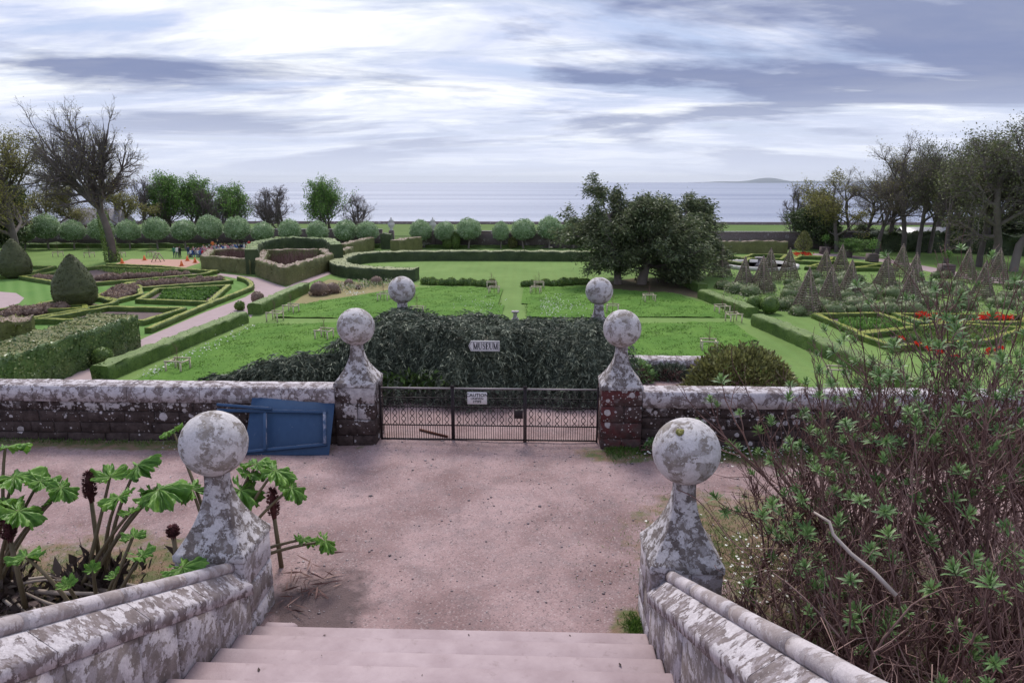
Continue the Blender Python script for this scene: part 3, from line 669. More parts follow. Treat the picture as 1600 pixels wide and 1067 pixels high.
def ring_mesh(m, V, closed=False, a=.35):
    n, k, _ = V.shape; i = np.arange(n if closed else n - 1)[:, None]; j = np.arange(k - 1)[None]; i2 = (i + 1) % n
    F = np.stack([i * k + j, i * k + j + 1, i2 * k + j + 1, i2 * k + j], -1).reshape(-1, 4)
    m.add(V.reshape(-1, 3), F, a)
    if not closed: m.poly(V[0], a); m.poly(V[-1][::-1], a)
    return F
def surf_pts(V3, F, dens, rng):
    q = V3[F]; A = .5 * (np.linalg.norm(np.cross(q[:, 1] - q[:, 0], q[:, 2] - q[:, 0]), axis=1) + np.linalg.norm(np.cross(q[:, 2] - q[:, 0], q[:, 3] - q[:, 0]), axis=1))
    n = int(A.sum() * dens); f_ = rng.choice(len(F), n, p=A / A.sum()); u_, v_ = rng.random((2, n, 1)); q = q[f_]
    P = (q[:, 0] * (1 - u_) + q[:, 1] * u_) * (1 - v_) + (q[:, 3] * (1 - u_) + q[:, 2] * u_) * v_
    N = np.cross(q[:, 1] - q[:, 0], q[:, 3] - q[:, 0]); N /= np.maximum(np.linalg.norm(N, axis=1, keepdims=True), 1e-9)
    return P, N
def hedge(name, label, path, w, h, side='leaf_hedge', top=None, dens=14, leaf=.12, closed=False, step=.5, cat='hedge', group=None, jit=.042, extra=None):
    P = resample(path, step, closed)
    if closed: P = P[:-1]
    loc = P.mean(0); loc[2] = GZ
    V = sweep(P, w, h, rng, jit, closed=closed)
    m = MB(); F = ring_mesh(m, V, closed)
    Q, N = surf_pts(V.reshape(-1, 3), F, dens, rng)
    up = N[:, 2] > .6
    if (Q - loc) [:, 2].mean() < 0: N = -N
    ax = N + rng.normal(0, .7, N.shape)
    t = thing(name, label, cat, loc, group)
    sel = ~up if top else np.ones(len(Q), bool)
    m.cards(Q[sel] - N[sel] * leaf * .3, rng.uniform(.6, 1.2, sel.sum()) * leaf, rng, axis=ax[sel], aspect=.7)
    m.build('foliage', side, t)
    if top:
        # clipped crown: sheet of new-growth tips, coloured lighter partly for skylight on top
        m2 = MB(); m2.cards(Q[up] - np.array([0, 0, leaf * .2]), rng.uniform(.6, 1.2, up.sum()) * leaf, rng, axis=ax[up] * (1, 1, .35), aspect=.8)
        Vt = V[:, 4:8] + np.array([0, 0, .012]); ring_mesh(m2, Vt, closed, .45); m2.build('skylit_new_growth', top, t)
    return t
# ---- sheets of ground
sheet('garden_path', [(85, 600), (150, 600), (190, 570), (385, 488), (392, 497), (402, 478), (440, 460), (484, 441), (525, 425), (528, 414), (500, 424), (447, 449), (403, 434), (318, 424), (300, 421), (190, 418), (190, 421), (338, 429), (372, 436), (392, 444), (398, 455), (384, 464), (320, 488), (228, 527)], .008, 'garden_gravel')
sheet('garden_path', [(-80, 470), (0, 456), (25, 458), (38, 466), (30, 474), (0, 483), (-80, 490)], .012, 'garden_gravel')
sheet('garden_path', [(1270, 396), (1310, 397), (1400, 407), (1500, 426), (1640, 445), (1640, 456), (1480, 431), (1390, 411), (1310, 401), (1270, 399)], .008, 'garden_gravel')
sheet('striped_lawn', [(-120, 520), (60, 516), (230, 525), (320, 486), (382, 463), (396, 454), (388, 443), (340, 431), (190, 421), (-120, 436)], .004, 'lawn_striped')
sheet('flower_bed', [(452, 480), (500, 470), (560, 461), (612, 452), (655, 447), (640, 443), (600, 443), (540, 440), (515, 436), (490, 447)], .006, 'sand_bed')
sheet('bare_earth', [(935, 449), (975, 455), (1050, 457), (1105, 470), (1095, 452), (1060, 437), (1000, 434), (950, 440)], .006, 'bare_earth')
sheet('arena_ground', [(178, 413), (205, 405), (308, 406), (313, 411), (288, 419)], .02, 'terracotta_ground')
for p in ([(216, 475), (327, 479), (356, 452), (246, 457)], [(222, 455), (359, 445), (337, 438), (207, 447)], [(152, 468), (176, 477), (221, 465), (218, 452), (200, 446)], [(34, 438), (90, 447), (150, 448), (310, 435), (338, 428), (160, 419)],
          [(-40, 494), (22, 508), (135, 488), (120, 482), (60, 483)], [(56, 506), (170, 486), (289, 487), (225, 508)], [(70, 482), (120, 471), (172, 478), (165, 487), (110, 490)],
          [(1275, 499), (1340, 528), (1440, 520), (1370, 496)], [(1350, 500), (1560, 500), (1600, 530), (1420, 545)]):
    sheet('bed_soil', p, .010, 'soil')
# ---- long grass of the meadow squares
def meadow(pts, n):
    P = xy(pts)[:, :2]; mn, mx = P.min(0), P.max(0)
    def inside(Q):
        c = np.zeros(len(Q), bool); j = len(P) - 1
        for i in range(len(P)):
            xi, yi = P[i]; xj, yj = P[j]
            c ^= ((yi > Q[:, 1]) != (yj > Q[:, 1])) & (Q[:, 0] < (xj - xi) * (Q[:, 1] - yi) / (yj - yi + 1e-12) + xi); j = i
        return c
    m = grid_sheet(mn[0], mx[0], mn[1], mx[1], .6, lambda X, Y: GZ + .10 + .03 * np.sin(X * 1.3) * np.sin(Y * 1.1 + X * .3) + rng.normal(0, .03, X.shape), lambda c: inside(c[:, :2]))
    struct(m.build('meadow_ground', 'meadow', smooth=True))
    Q = rng.uniform(mn, mx, (n, 2)); Q = Q[inside(Q)]; Q = np.c_[Q, np.full(len(Q), GZ + .05)]
    ax = rng.normal(0, .9, Q.shape); ax[:, 2] = .5
    ob = stuff(MB().cards(Q, rng.uniform(.08, .2, len(Q)), rng, axis=ax, aspect=.3).build('meadow_grass', 'meadow_blade'))
    tag(ob, 'long bright green grass of an unmown lawn square', 'grass')
    return inside, mn, mx
MEAD = [meadow(p, k) for p, k in (([(783, 497), (783, 452), (690, 448), (612, 455), (560, 463), (470, 476), (428, 497)], 22000), ([(821, 497), (818, 450), (925, 448), (985, 456), (1050, 459), (1110, 478), (1142, 497)], 22000),
     ([(398, 507), (640, 507), (640, 640), (120, 640)], 34000), ([(900, 507), (1145, 505), (1300, 640), (900, 640)], 26000))]
# white flowers in the grass
def flowers(name, label, n, fn, size, mat='flower_white', zoff=.22):
    Q = np.array([fn() for _ in range(n)]); P = np.array([G(a, b) for a, b in Q]); P[:, 2] += zoff + rng.normal(0, .04, n)
    ax = rng.normal(size=(n, 3)); ax[:, 2] *= .3
    tag(stuff(MB().cards(P, rng.uniform(.6, 1.3, n) * size, rng, axis=ax, aspect=1.0).build(name, mat)), label, 'flowers')
g = rng.normal
flowers('white_flowers', 'white narcissi drifting in long grass beside the mown centre path', 300, lambda: (845 + abs(g(0, 38)), np.clip(480 + g(0, 9), 462, 496)), .10)
flowers('white_flowers', 'thin drift of white narcissi on the sand bed side of the meadow', 110, lambda: (748 + g(0, 22), np.clip(481 + g(0, 9), 460, 496)), .09)
flowers('white_flowers', 'white flowers in a line along the foot of the clipped hedge', 170, lambda: (lambda t: (228 + t * 170 + g(0, 7), 588 - t * 82 + abs(g(0, 5))))(rng.random() ** 1.3), .11)
flowers('white_flowers', 'small clump of white flowers at edge of the sandy bed', 60, lambda: (555 + g(0, 7), 461 + g(0, 1.5)), .12)
# ---- low clipped hedges beside the lawn squares
def straight(a, b, w, side): # base line of one face in the photo; the hedge lies to the given side of it
    A, B = G(*a), G(*b); d = (B - A); d /= np.linalg.norm(d); s_ = np.array([-d[1], d[0], 0]) * side * w / 2; return [A + s_, B + s_]
hedge('clipped_hedge', 'long low clipped hedge between pink path and white-flowered meadow', straight((172, 595), (388, 504), 1.1, 1), 1.1, .85, dens=26, leaf=.10, top='leaf_hedge_lit_top')
hedge('clipped_hedge', 'low clipped hedge beside the sandy bed and russet enclosure path', straight((408, 492), (485, 456), 1.1, 1), 1.1, .95, dens=22, leaf=.10, top='leaf_hedge_lit_top')
hedge('clipped_hedge', 'low clipped hedge running out from under the big yew', straight((1040, 428), (1106, 457), 1.1, -1), 1.1, .85, dens=18, leaf=.10, top='leaf_hedge_lit_top')
hedge('clipped_hedge', 'low clipped hedge beside the nearest trellis pyramids, between two gaps', straight((1107, 466), (1184, 496), 1.1, -1), 1.1, .85, dens=22, leaf=.10, top='leaf_hedge_lit_top')
hedge('clipped_hedge', 'low clipped hedge leading behind the tall twiggy shrub', straight((1194, 508), (1480, 630), 1.1, -1), 1.1, .9, dens=22, leaf=.10, top='leaf_hedge_lit_top')
for (a, b), r, lab in (((162, 572), .58, 'small clipped ball bush at end of the laurel hedge'), ((160, 592), .42, 'tiny clipped ball bush beside the terrace wall'), ((375, 485), .4, 'small clipped ball on stem at end of long low hedge'), ((403, 474), .55, 'small reddish standard bush beside the path gap'), ((453, 428), .5, 'small round bush at foot of the russet enclosure'), ((1178, 486), .7, 'round clipped bush at end of the pyramid hedge'), ((1202, 490), .75, 'round clipped bush at start of the long hedge')):
    c = G(a, b); m = MB(); prof = [(max(r * math.sin(t), .01), r - r * math.cos(t)) for t in np.linspace(0, math.pi, 11)]
    m.lathe(prof, c, 14, .3, .03, rng); dr = rng.normal(size=(500, 3)); dr /= np.linalg.norm(dr, axis=1, keepdims=True)
    m.cards(c + (0, 0, r) + dr * r * .94, rng.uniform(.08, .16, 500), rng, axis=dr + rng.normal(0, .6, dr.shape), aspect=.7)
    t = thing('ball_bush', lab, 'bush', c); m.build('foliage', 'leaf_russet' if 'reddish' in lab else 'leaf_hedge', t)
    MB().tube([c, c + (0, 0, r)], .05, 6).build('stem', 'bark', t)
# ---- semicircular hedge round the mown lawn
arc = smooth_path(xy([(652, 438), (600, 437), (552, 433), (530, 426), (536, 417), (570, 410), (640, 407), (740, 406.5), (860, 407), (960, 408), (1020, 412), (1040, 420)]), 90)
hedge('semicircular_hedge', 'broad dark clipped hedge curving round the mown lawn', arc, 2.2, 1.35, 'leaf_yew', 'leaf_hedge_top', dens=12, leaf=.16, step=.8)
# ---- russet hornbeam enclosures
def enclosure(name, label, pts, h, w=1.1, inner=True, closed=True, side='leaf_hornbeam', top='leaf_russet', tw=500):
    P = xy(pts); t = hedge(name, label, P, w, h, side, top, dens=16, leaf=.17, closed=closed, step=.6, jit=.05)
    if inner:                                     # bare brown shoots standing inside
        c = P[:, :2].mean(0); k = tw; q = rng.dirichlet(np.ones(len(P)) * .7, k); S = (q[:, :, None] * P[None]).sum(1)
        S = c_ = S + (np.r_[c, GZ] - S) * .12; S[:, 2] = GZ
        d = rng.normal(0, .22, (k, 3)); d[:, 2] = 1
        L = rng.uniform(.85, 1.22, (k, 1)) * h
        Pp = S[:, None, :] + d[:, None, :] * (L * np.linspace(0, 1, 4)[None]).reshape(k, 4, 1) + rng.normal(0, .08, (k, 4, 3)) * np.array([0, .3, .6, 1])[None, :, None]
        MB().tubes(Pp, np.repeat(np.array([[.035, .03, .022, .012]]), k, 0), 3, rng.random(k)).build('bare_shoots', 'twig', t)
    return t
enclosure('hornbeam_hedge', 'russet-topped hornbeam block in front of the seated crowd', [(322, 421), (388, 428), (397, 421), (400, 411), (372, 409), (332, 410)], 1.85, tw=700)
enclosure('hornbeam_hedge', 'wedge-shaped hornbeam enclosure with bare brown shoots inside', [(408, 431), (446, 445), (516, 421), (505, 412), (415, 413)], 2.0, tw=500)
hedge('yew_hedge', 'tall dark yew hedge arching behind the wedge-shaped enclosure', smooth_path(xy([(396, 429), (401, 414), (430, 405), (470, 402), (510, 405), (524, 414), (527, 419)]), 40), 1.6, 3.0, 'leaf_yew', 'leaf_hedge', dens=14, leaf=.17, step=.7)
hedge('hornbeam_hedge', 'short brown hornbeam hedge beside the semicircular hedge corner', xy([(534, 414), (549, 407)]), 1.0, 2.0, 'leaf_hornbeam', 'leaf_russet', dens=14, leaf=.17)
hedge('hornbeam_hedge', 'reddish hornbeam hedge running up to the wall beside the dark clipped block', xy([(533, 404), (580, 391)]), 1.2, 2.1, 'leaf_hornbeam', 'leaf_russet', dens=14, leaf=.18)
hedge('hornbeam_hedge', 'reddish wedge of hornbeam hedge between urn and round trees', xy([(617, 398), (653, 391)]), 1.6, 2.2, 'leaf_hornbeam', 'leaf_russet', dens=14, leaf=.18)
hedge('hornbeam_hedge', 'long brown twiggy hedge beneath the far wall beyond the pool', xy([(1122, 396), (1228, 396)]), 1.2, 1.9, 'leaf_hornbeam', 'leaf_russet', dens=12, leaf=.18)
# ---- laurel hedge near the terrace
L0 = G(228, 541)
hedge('laurel_hedge', 'tall dense laurel hedge with brownish top beside the path', [L0 + (-1.7, -.3, 0), L0 + (-1.9, -9, 0), L0 + (-1.9, -20, 0)], 3.2, 2.25, 'leaf_laurel', 'leaf_bush', dens=75, leaf=.17, step=.35, jit=.06)
hedge('shrub_hedge', 'bronze-leaved shrub border behind the laurel hedge', [G(205, 520) + (-6, -2, 0), G(205, 520) + (-15, -7, 0), G(205, 520) + (-26, -9, 0)], 2.4, 1.5, 'leaf_bush', 'leaf_russet', dens=50, leaf=.16, step=.4, jit=.09)
# ---- box-edged beds
def box_edge(pts, label, closed=True, w=.55, h=.42, smooth=False):
    P = xy(pts)
    if smooth: P = smooth_path(P, 40)
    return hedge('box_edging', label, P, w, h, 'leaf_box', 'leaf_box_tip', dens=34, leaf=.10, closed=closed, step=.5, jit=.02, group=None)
box_edge([(232, 521), (320, 483), (378, 460), (393, 452), (388, 443), (374, 438)], 'golden box edging curving along the outer rim of the parterre', False, smooth=True)
box_edge([(217, 474), (327, 478), (357, 451), (246, 457)], 'golden box edging round kite bed of green seedlings')
box_edge([(222, 455), (359, 444), (337, 437), (207, 446)], 'golden box edging round long bed with a row of brown clumps')
box_edge([(153, 468), (176, 476), (221, 465), (218, 453), (200, 447)], 'golden box edging round small bed packed with brown clumps, behind big topiary')
box_edge([(34, 437), (90, 446), (150, 447), (310, 434), (338, 428), (160, 420)], 'golden box edging round the largest far bed')
box_edge([(168, 417), (250, 420), (337, 429)], 'golden box edging along the far path by the terracotta ground', False)
box_edge([(-40, 494), (22, 508), (135, 489), (133, 483), (60, 484)], 'golden box edging round bed of brown clumps beside the laurel hedge')
box_edge([(56, 506), (170, 486), (289, 488), (225, 508)], 'golden box edging round pointed empty bed behind the laurel hedge')
box_edge([(-30, 440), (45, 432), (85, 421), (40, 420), (-30, 424)], 'golden box edging round the smaller far topiary bed')
ci = G(120, 480); an = np.linspace(0, 2 * np.pi, 30)[:-1]
hedge('box_edging', 'ring of golden box edging round the larger yew teardrop', np.stack([ci[0] + 3.1 * np.cos(an), ci[1] + 3.1 * np.sin(an), np.full(29, GZ)], -1), .5, .42, 'leaf_box', 'leaf_box_tip', dens=34, leaf=.10, closed=True, jit=.02)
box_edge([(1275, 498), (1342, 527), (1432, 518), (1372, 496)], 'golden box edging round the diamond bed beside the trellis pyramids')
box_edge([(1342, 530), (1395, 549), (1540, 540), (1600, 520), (1480, 512)], 'golden box edging round bed behind the tall twiggy shrub')
box_edge([(1400, 497), (1600, 500), (1600, 511), (1440, 510)], 'golden box edging round the bed of red tulips')
for i, p in enumerate(([(1128, 412), (1160, 416), (1172, 408), (1140, 405)], [(1160, 408), (1220, 410), (1228, 403), (1175, 402)], [(1236, 412), (1290, 415), (1300, 407), (1250, 405)], [(1262, 422), (1330, 425), (1375, 418), (1300, 413)], [(1330, 424), (1400, 424), (1380, 419), (1330, 414)])):
    box_edge(p, ['golden box edging of far bed nearest the yew', 'golden box edging of far bed behind the pool rim', 'golden box edging of far bed near the conical tree', 'golden box edging of far bed between pyramids and planters', 'golden box edging of far bed beside the lawn planters'][i], w=.6, h=.5)
# ---- brown clumps and green seedlings in the beds
def clump_mesh(seed, mat, r=.55, n=260, hgt=.62):
    r_ = np.random.default_rng(seed); m = MB(); t = thing('bed_shrub', 'x', 'shrub')
    m.lathe([(r * .7, 0), (r * .95, hgt * .35), (r * .75, hgt * .8), (.02, hgt)], n=10, a=.2, noise=.04, rng=r_)
    d = r_.normal(size=(n, 3)); d[:, 2] = abs(d[:, 2]); d /= np.linalg.norm(d, axis=1, keepdims=True)
    m.cards(d * (r, r, hgt) * .92, r_.uniform(.1, .24, n), r_, axis=d + r_.normal(0, .6, d.shape), aspect=.5)
    m.build('foliage', mat, t, local=True); return t
def scatter(proto, pts, label, group, smin=.8, smax=1.2, first=[None]):
    for i, (a, b) in enumerate(pts):
        o = dup(proto, G(a, b), rng.uniform(0, 6), label, rng.uniform(smin, smax), group=group)
def kill(proto):
    for c in list(proto.children): bpy.data.objects.remove(c)
    bpy.data.objects.remove(proto)
def line(a, b, n, j=0): return [(a[0] + (b[0] - a[0]) * t + g(0, j), a[1] + (b[1] - a[1]) * t + g(0, j * .25)) for t in np.linspace(0, 1, n)]
pr = clump_mesh(1, 'leaf_russet')
scatter(pr, line((212, 450), (345, 441), 17, 1) + line((230, 447), (325, 440), 9, 1), 'brown bed shrub in the long bed behind the seedlings', 'brown shrubs in the long bed')
scatter(pr, [p for k in range(5) for p in line((163 + k * 8, 467 - k * 3.6), (182 + k * 8, 471 - k * 3.6), 4, 1)], 'brown bed shrub in the packed bed behind the big topiary', 'brown shrubs in the packed bed')
scatter(pr, line((155, 438), (290, 432), 20, 1) + line((60, 438), (90, 441), 6, 1), 'brown bed shrub in the largest far bed', 'brown shrubs in the far bed')
scatter(pr, [p for k in range(3) for p in line((4 + k * 9, 497 - k * 3), (72 + k * 12, 489 - k * 2), 8, 2)], 'brown bed shrub in the bed beside the laurel hedge', 'brown shrubs by the laurel hedge')
kill(pr)
pr = clump_mesh(2, 'leaf_green', .35, 160, .35); [setattr(c, 'name', 'foliage') for c in pr.children]; pr.name = 'bed_seedling'
scatter(pr, [p for k in range(6) for p in line((250 + k * 3, 470 - k * 3), (312 + k * 5, 472 - k * 3.4), 11, .8)], 'green seedling in the kite-shaped bed', 'seedlings in the kite bed')
kill(pr)
def field(name, pts_fn, n, size, mat, label):
    Q = np.array([pts_fn() for _ in range(n)]); P = np.array([G(a, b) for a, b in Q]); P[:, 2] += rng.uniform(.02, .3, n); ax = rng.normal(0, .7, (n, 3)); ax[:, 2] = 1
    tag(stuff(MB().cards(P, rng.uniform(.6, 1.3, n) * size, rng, axis=ax, aspect=.5).build(name, mat)), label, 'plants')
field('bed_planting', lambda: (lambda u_, v_: (150 + u_ * 110 + v_ * 40, 423 + v_ * 8 + u_ * 2))(rng.random(), rng.random()), 3500, .22, 'leaf_hedge', 'pale green ground planting inside the largest far bed')
field('bed_planting', lambda: (rng.uniform(1130, 1620), rng.uniform(430, 490)), 5000, .2, 'leaf_rose', 'mixed pale low planting between the trellis pyramids')
field('bed_planting', lambda: (rng.uniform(1310, 1420), rng.uniform(503, 518)), 2500, .26, 'leaf_green', 'green planting inside the diamond bed')
field('bed_planting', lambda: (rng.uniform(1400, 1600), rng.uniform(516, 540)), 3000, .26, 'leaf_hedge', 'green planting behind the tall twiggy shrub')
field('sand_planting', lambda: (lambda t: (490 + t * 130, 462 - t * 14 - rng.random() * 12))(rng.random()), 900, .3, 'leaf_rose', 'sparse dry planting on the sandy bed')
pr = clump_mesh(3, 'leaf_russet', .9, 420, 1.2); pr.name = 'border_shrub'
for (a, b), s_, lab in (((500, 461), 1.15, 'large pinkish dry shrub on the sandy bed'), ((520, 458), .9, 'smaller dry shrub beside the large pinkish one'), ((588, 444), .75, 'brown shrub at foot of the semicircular hedge'), ((545, 446), .6, 'low dry shrub in middle of the sandy bed'), ((560, 452), .4, 'tiny dry shrub near the white flower clump')):
    dup(pr, G(a, b), rng.uniform(0, 6), lab, s_)
kill(pr)
pr = clump_mesh(4, 'leaf_hedge', .5, 200, .7); pr.name = 'lavender_clump'
scatter(pr, line((663, 444.5), (712, 446), 8, 1) + line((722, 446), (768, 448), 8, 1), 'dark low clump in the row edging the meadow by the sandy bed', 'dark clumps edging the meadow near the sandy bed')
scatter(pr, line((819, 448), (872, 447), 9, 1) + line((876, 446), (916, 444), 8, 1), 'dark low clump in the row edging the meadow by the yew', 'dark clumps edging the meadow near the yew')
kill(pr)
# red tulips
def tulips(pts, r, label):
    Q = np.array([(a + g(0, r), b + g(0, r * .3)) for a, b in pts for _ in range(44)]); P = np.array([G(a, b) for a, b in Q]); P[:, 2] += .32 + g(0, .04, len(P))
    m = MB(); m.cards(P, .2, rng, axis=np.tile([0, 0, 1.], (len(P), 1)) + g(0, .3, (len(P), 3)), aspect=.9); m.cards(P, .2, rng, aspect=.9)
    ob = m.build('red_tulips', 'flower_red'); stuff(ob); tag(ob, label, 'flowers')
tulips([(1450, 500), (1462, 499), (1470, 503), (1478, 504), (1438, 498)], 5, 'red tulips in the bed nearest the trellis pyramids')
tulips([(1528, 504), (1540, 500), (1552, 498), (1570, 502)], 6, 'red tulips at far end of the box-edged bed')
tulips([(1405, 537), (1432, 547), (1450, 551), (1470, 557), (1492, 567), (1545, 556), (1560, 553)], 2.5, 'scattered red tulips seen through the twiggy shrub')
tulips([(1245, 400), (1256, 399), (1262, 401)], 3, 'red flower patch beyond the pool'); tulips([(1290, 476), (1284, 482)], 1.2, 'red flowers at foot of a trellis pyramid')
# ---- yew teardrops
def teardrop(px, py, wpx, hpx, label):
    c = G(px, py); k = ppm(c + (0, 0, 2)); Rr, Hh = wpx / 2 / k, hpx / k; t = thing('yew_topiary', label, 'topiary', c)
    prof = [(.55, 0), (.80, .06), (.95, .16), (1.0, .28), (.96, .42), (.84, .56), (.66, .70), (.44, .83), (.26, .92), (.12, .98), (.01, 1.0)]
    pz = np.interp(np.linspace(0, 1, 40), np.linspace(0, 1, 11), [p[1] for p in prof]); prr = np.interp(pz, [p[1] for p in prof], [p[0] for p in prof])
    m = MB(); m.lathe(np.stack([prr * Rr, pz * Hh], -1), c, 40, .35, .03, rng)
    n = 7000; z_ = rng.random(n); r_ = np.interp(z_, pz, prr); keep = rng.random(n) < r_ + .1; z_, r_ = z_[keep], r_[keep]; a_ = rng.uniform(0, 6.283, len(z_))
    d = np.stack([np.cos(a_), np.sin(a_), .4 + 0 * a_], -1); P = c + np.stack([np.cos(a_) * r_ * Rr, np.sin(a_) * r_ * Rr, z_ * Hh], -1)
    m.cards(P - d * .06, rng.uniform(.08, .17, len(P)), rng, axis=d + rng.normal(0, .6, d.shape), aspect=.5); m.build('foliage', 'leaf_topiary', t)
    MB().tube([c, c + (0, 0, .6)], .16, 8).build('trunk', 'bark', t)
teardrop(120, 479, 63, 82, 'large clipped yew teardrop in ring of box edging'); teardrop(26, 434, 46, 61, 'farther clipped yew teardrop by the leafy tree')
# ---- tree guards
def guard(w=.95, h=.68):
    t = thing('tree_guard', 'x', 'tree guard')
    for sx_ in (-1, 1):
        for sy in (-1, 1): MB().box(sx_ * w / 2 - .04, sx_ * w / 2 + .04, sy * w / 2 - .04, sy * w / 2 + .04, -.1, h).build('post', 'wood_pale', t, local=True)
    for sy in (-1, 1): MB().box(-w / 2 - .08, w / 2 + .08, sy * w / 2 - .035, sy * w / 2 + .035, h + .002, h + .08).build('rail', 'wood_pale', t, local=True)
    for sx_ in (-1, 1): MB().box(sx_ * w / 2 - .034, sx_ * w / 2 + .034, -w / 2 + .04, w / 2 - .04, h - .1, h - .01).build('rail', 'wood_pale', t, local=True)
    r_ = np.random.default_rng(5); k = 12; z = np.linspace(.5, 1.5, k); d = r_.normal(0, .35, (k, 3)); d[:, 2] = .5
    S = np.stack([0 * z, 0 * z, z], -1); Pp = np.stack([S, S + d * .35, S + d * .7 + (0, 0, .1)], 1); m = MB().tube([(0, 0, 0), (.02, 0, .8), (0, .02, 1.7)], [.025, .018, .006], 5)
    m.tubes(Pp, np.repeat([[.009, .007, .004]], k, 0), 3); m.build('sapling', 'twig', t, local=True); return t
pr = guard()
for (a, b), lab in (((279, 580), 'pale wooden tree guard beside the white-flowered hedge'), ((430, 501), 'pale wooden tree guard nearest the path gap'), ((455, 489), 'pale wooden tree guard just beyond the path gap'), ((507, 530), 'pale wooden tree guard with sapling behind the ball pillar'), ((600, 470), 'pale wooden tree guard at edge of the sandy bed'), ((652, 493), 'pale wooden tree guard beside the far ball pillar'),
                    ((772, 459), 'pale wooden tree guard at corner of the meadow, front one of its pair'), ((768, 451), 'pale wooden tree guard at corner of the meadow, rear one of its pair'), ((837, 459), 'pale wooden tree guard across the mown path, front one of its pair'), ((842, 451), 'pale wooden tree guard across the mown path, rear one of its pair'),
                    ((1014, 472), 'pale wooden tree guard in shade of the yew'), ((957, 489), 'pale wooden tree guard peeping behind the ball pillar'), ((1128, 490), 'pale wooden tree guard nearest the pyramid hedge'), ((1146, 503), 'pale wooden tree guard on the mown cross path'), ((1107, 548), 'pale wooden tree guard above the round bush'), ((1308, 594), 'pale wooden tree guard behind the terrace wall and twiggy shrub'),
                    ((91, 401), 'wooden tree guard on far lawn beyond the teardrops'), ((140, 402), 'wooden tree guard on far lawn between teardrops and bare tree'), ((189, 402), 'wooden tree guard on far lawn at foot of the bare tree'), ((237, 401), 'wooden tree guard on far lawn behind the terracotta ground')):
    dup(pr, G(a, b), rng.uniform(-.2, .2), lab)
kill(pr)
# ---- stone urn pedestal on the cross path
c = G(805, 500); t = thing('stone_pedestal', 'small waisted stone pedestal on the mown cross path', 'pedestal', c)
MB().box(c[0] - .3, c[0] + .3, c[1] - .3, c[1] + .3, GZ, GZ + .1).build('base', 'stone_pillar', t)
MB().lathe([(.24, .101), (.2, .2), (.15, .38), (.18, .55), (.26, .66)], c, 16).build('shaft', 'stone_pillar', t, smooth=True)
MB().box(c[0] - .3, c[0] + .3, c[1] - .3, c[1] + .3, GZ + .661, GZ + .74).build('top_slab', 'stone_coping', t)
# ---- trellis pyramids
def pyramid(H=3.65, W=2.0):
    t = thing('trellis_pyramid', 'x', 'trellis'); q = .10
    for sx_ in (-1, 1):
        for sy in (-1, 1): MB().tube([(sx_ * W / 2, sy * W / 2, 0), (sx_ * q / 2, sy * q / 2, H)], .06, 5).build('corner_post', 'trellis', t, local=True)
    MB().lathe([(.09, H - .05), (.12, H + .02), (.06, H + .06), (.10, H + .14), (.06, H + .22), (.005, H + .25)], n=8).build('finial', 'trellis', t, local=True)
    m = MB(); n = 17
    for i in range(n):
        z = .18 + (H - .35) * i / (n - 1); hw = (W + (q - W) * z / H) / 2
        for s_ in (-1, 1): m.box(-hw - .04, hw + .04, s_ * hw - .016, s_ * hw + .016, z, z + .085); m.box(s_ * hw - .012, s_ * hw + .012, -hw - .03, hw + .03, z + .001, z + .084)
    for s_ in (-1, 1):
        for k in (-.33, 0, .33):
            for sw in (0, 1):
                a_ = (k * W, s_ * W / 2, 0) if not sw else (s_ * W / 2, k * W, 0); b_ = (k * q, s_ * q / 2, H) if not sw else (s_ * q / 2, k * q, H); m.tube([a_, b_], .024, 4)
    stuff(m.build('slats', 'trellis', t, local=True))
    r_ = np.random.default_rng(9); k = 1300; z = r_.random(k) ** 1.5 * H * .97; hw = (W + (q - W) * z / H) / 2 + .03; u_ = r_.uniform(-1, 1, k) * hw; s_ = np.where(r_.random(k) < .5, 1, -1)
    P = np.where((r_.random(k) < .5)[:, None], np.stack([u_, s_ * hw, z], -1), np.stack([s_ * hw, u_, z], -1))
    MB().cards(P, r_.uniform(.06, .17, k), r_, aspect=.6).build('climbing_rose', 'leaf_rose', t, local=True); return t
pr = pyramid()
PYR = [(1161, 457), (1125, 432), (1189, 457), (1201, 440), (1231, 437), (1259, 490), (1287, 438), (1295, 476), (1312, 432), (1326, 466), (1381, 454), (1406, 432), (1419, 482), (1426, 454), (1508, 441), (1533, 469), (1556, 444)]
PL = {0: 'trellis pyramid beside the yew at end of the low hedge', 1: 'far trellis pyramid half hidden by the yew', 5: 'trellis pyramid standing alone in front beside the diamond bed', 7: 'trellis pyramid with red flowers at its foot', 14: 'trellis pyramid beside the lawn planter path', 16: 'far trellis pyramid seen through top of the twiggy shrub'}
for i, (a, b) in enumerate(PYR):
    dup(pr, G(a, b), .78 + rng.uniform(-.1, .1), PL.get(i, 'weathered wooden trellis pyramid among the rose beds'), rng.uniform(.94, 1.05), group='trellis pyramids')
kill(pr)
pr = clump_mesh(6, 'leaf_rose', .8, 420, .9); pr.name = 'rose_bush'
pts = []
while len(pts) < 74:
    a, b = rng.uniform(1122, 1620), rng.uniform(432, 492)
    if a > 1110 + (b - 430) * 1.9: pts.append((a, b))
pts += line((1205, 482), (1420, 492), 13, 3) + line((1130, 452), (1170, 462), 6, 3)
scatter(pr, pts, 'pale blossoming rose bush among the trellis pyramids', 'rose bushes among the pyramids', .7, 1.3); kill(pr)
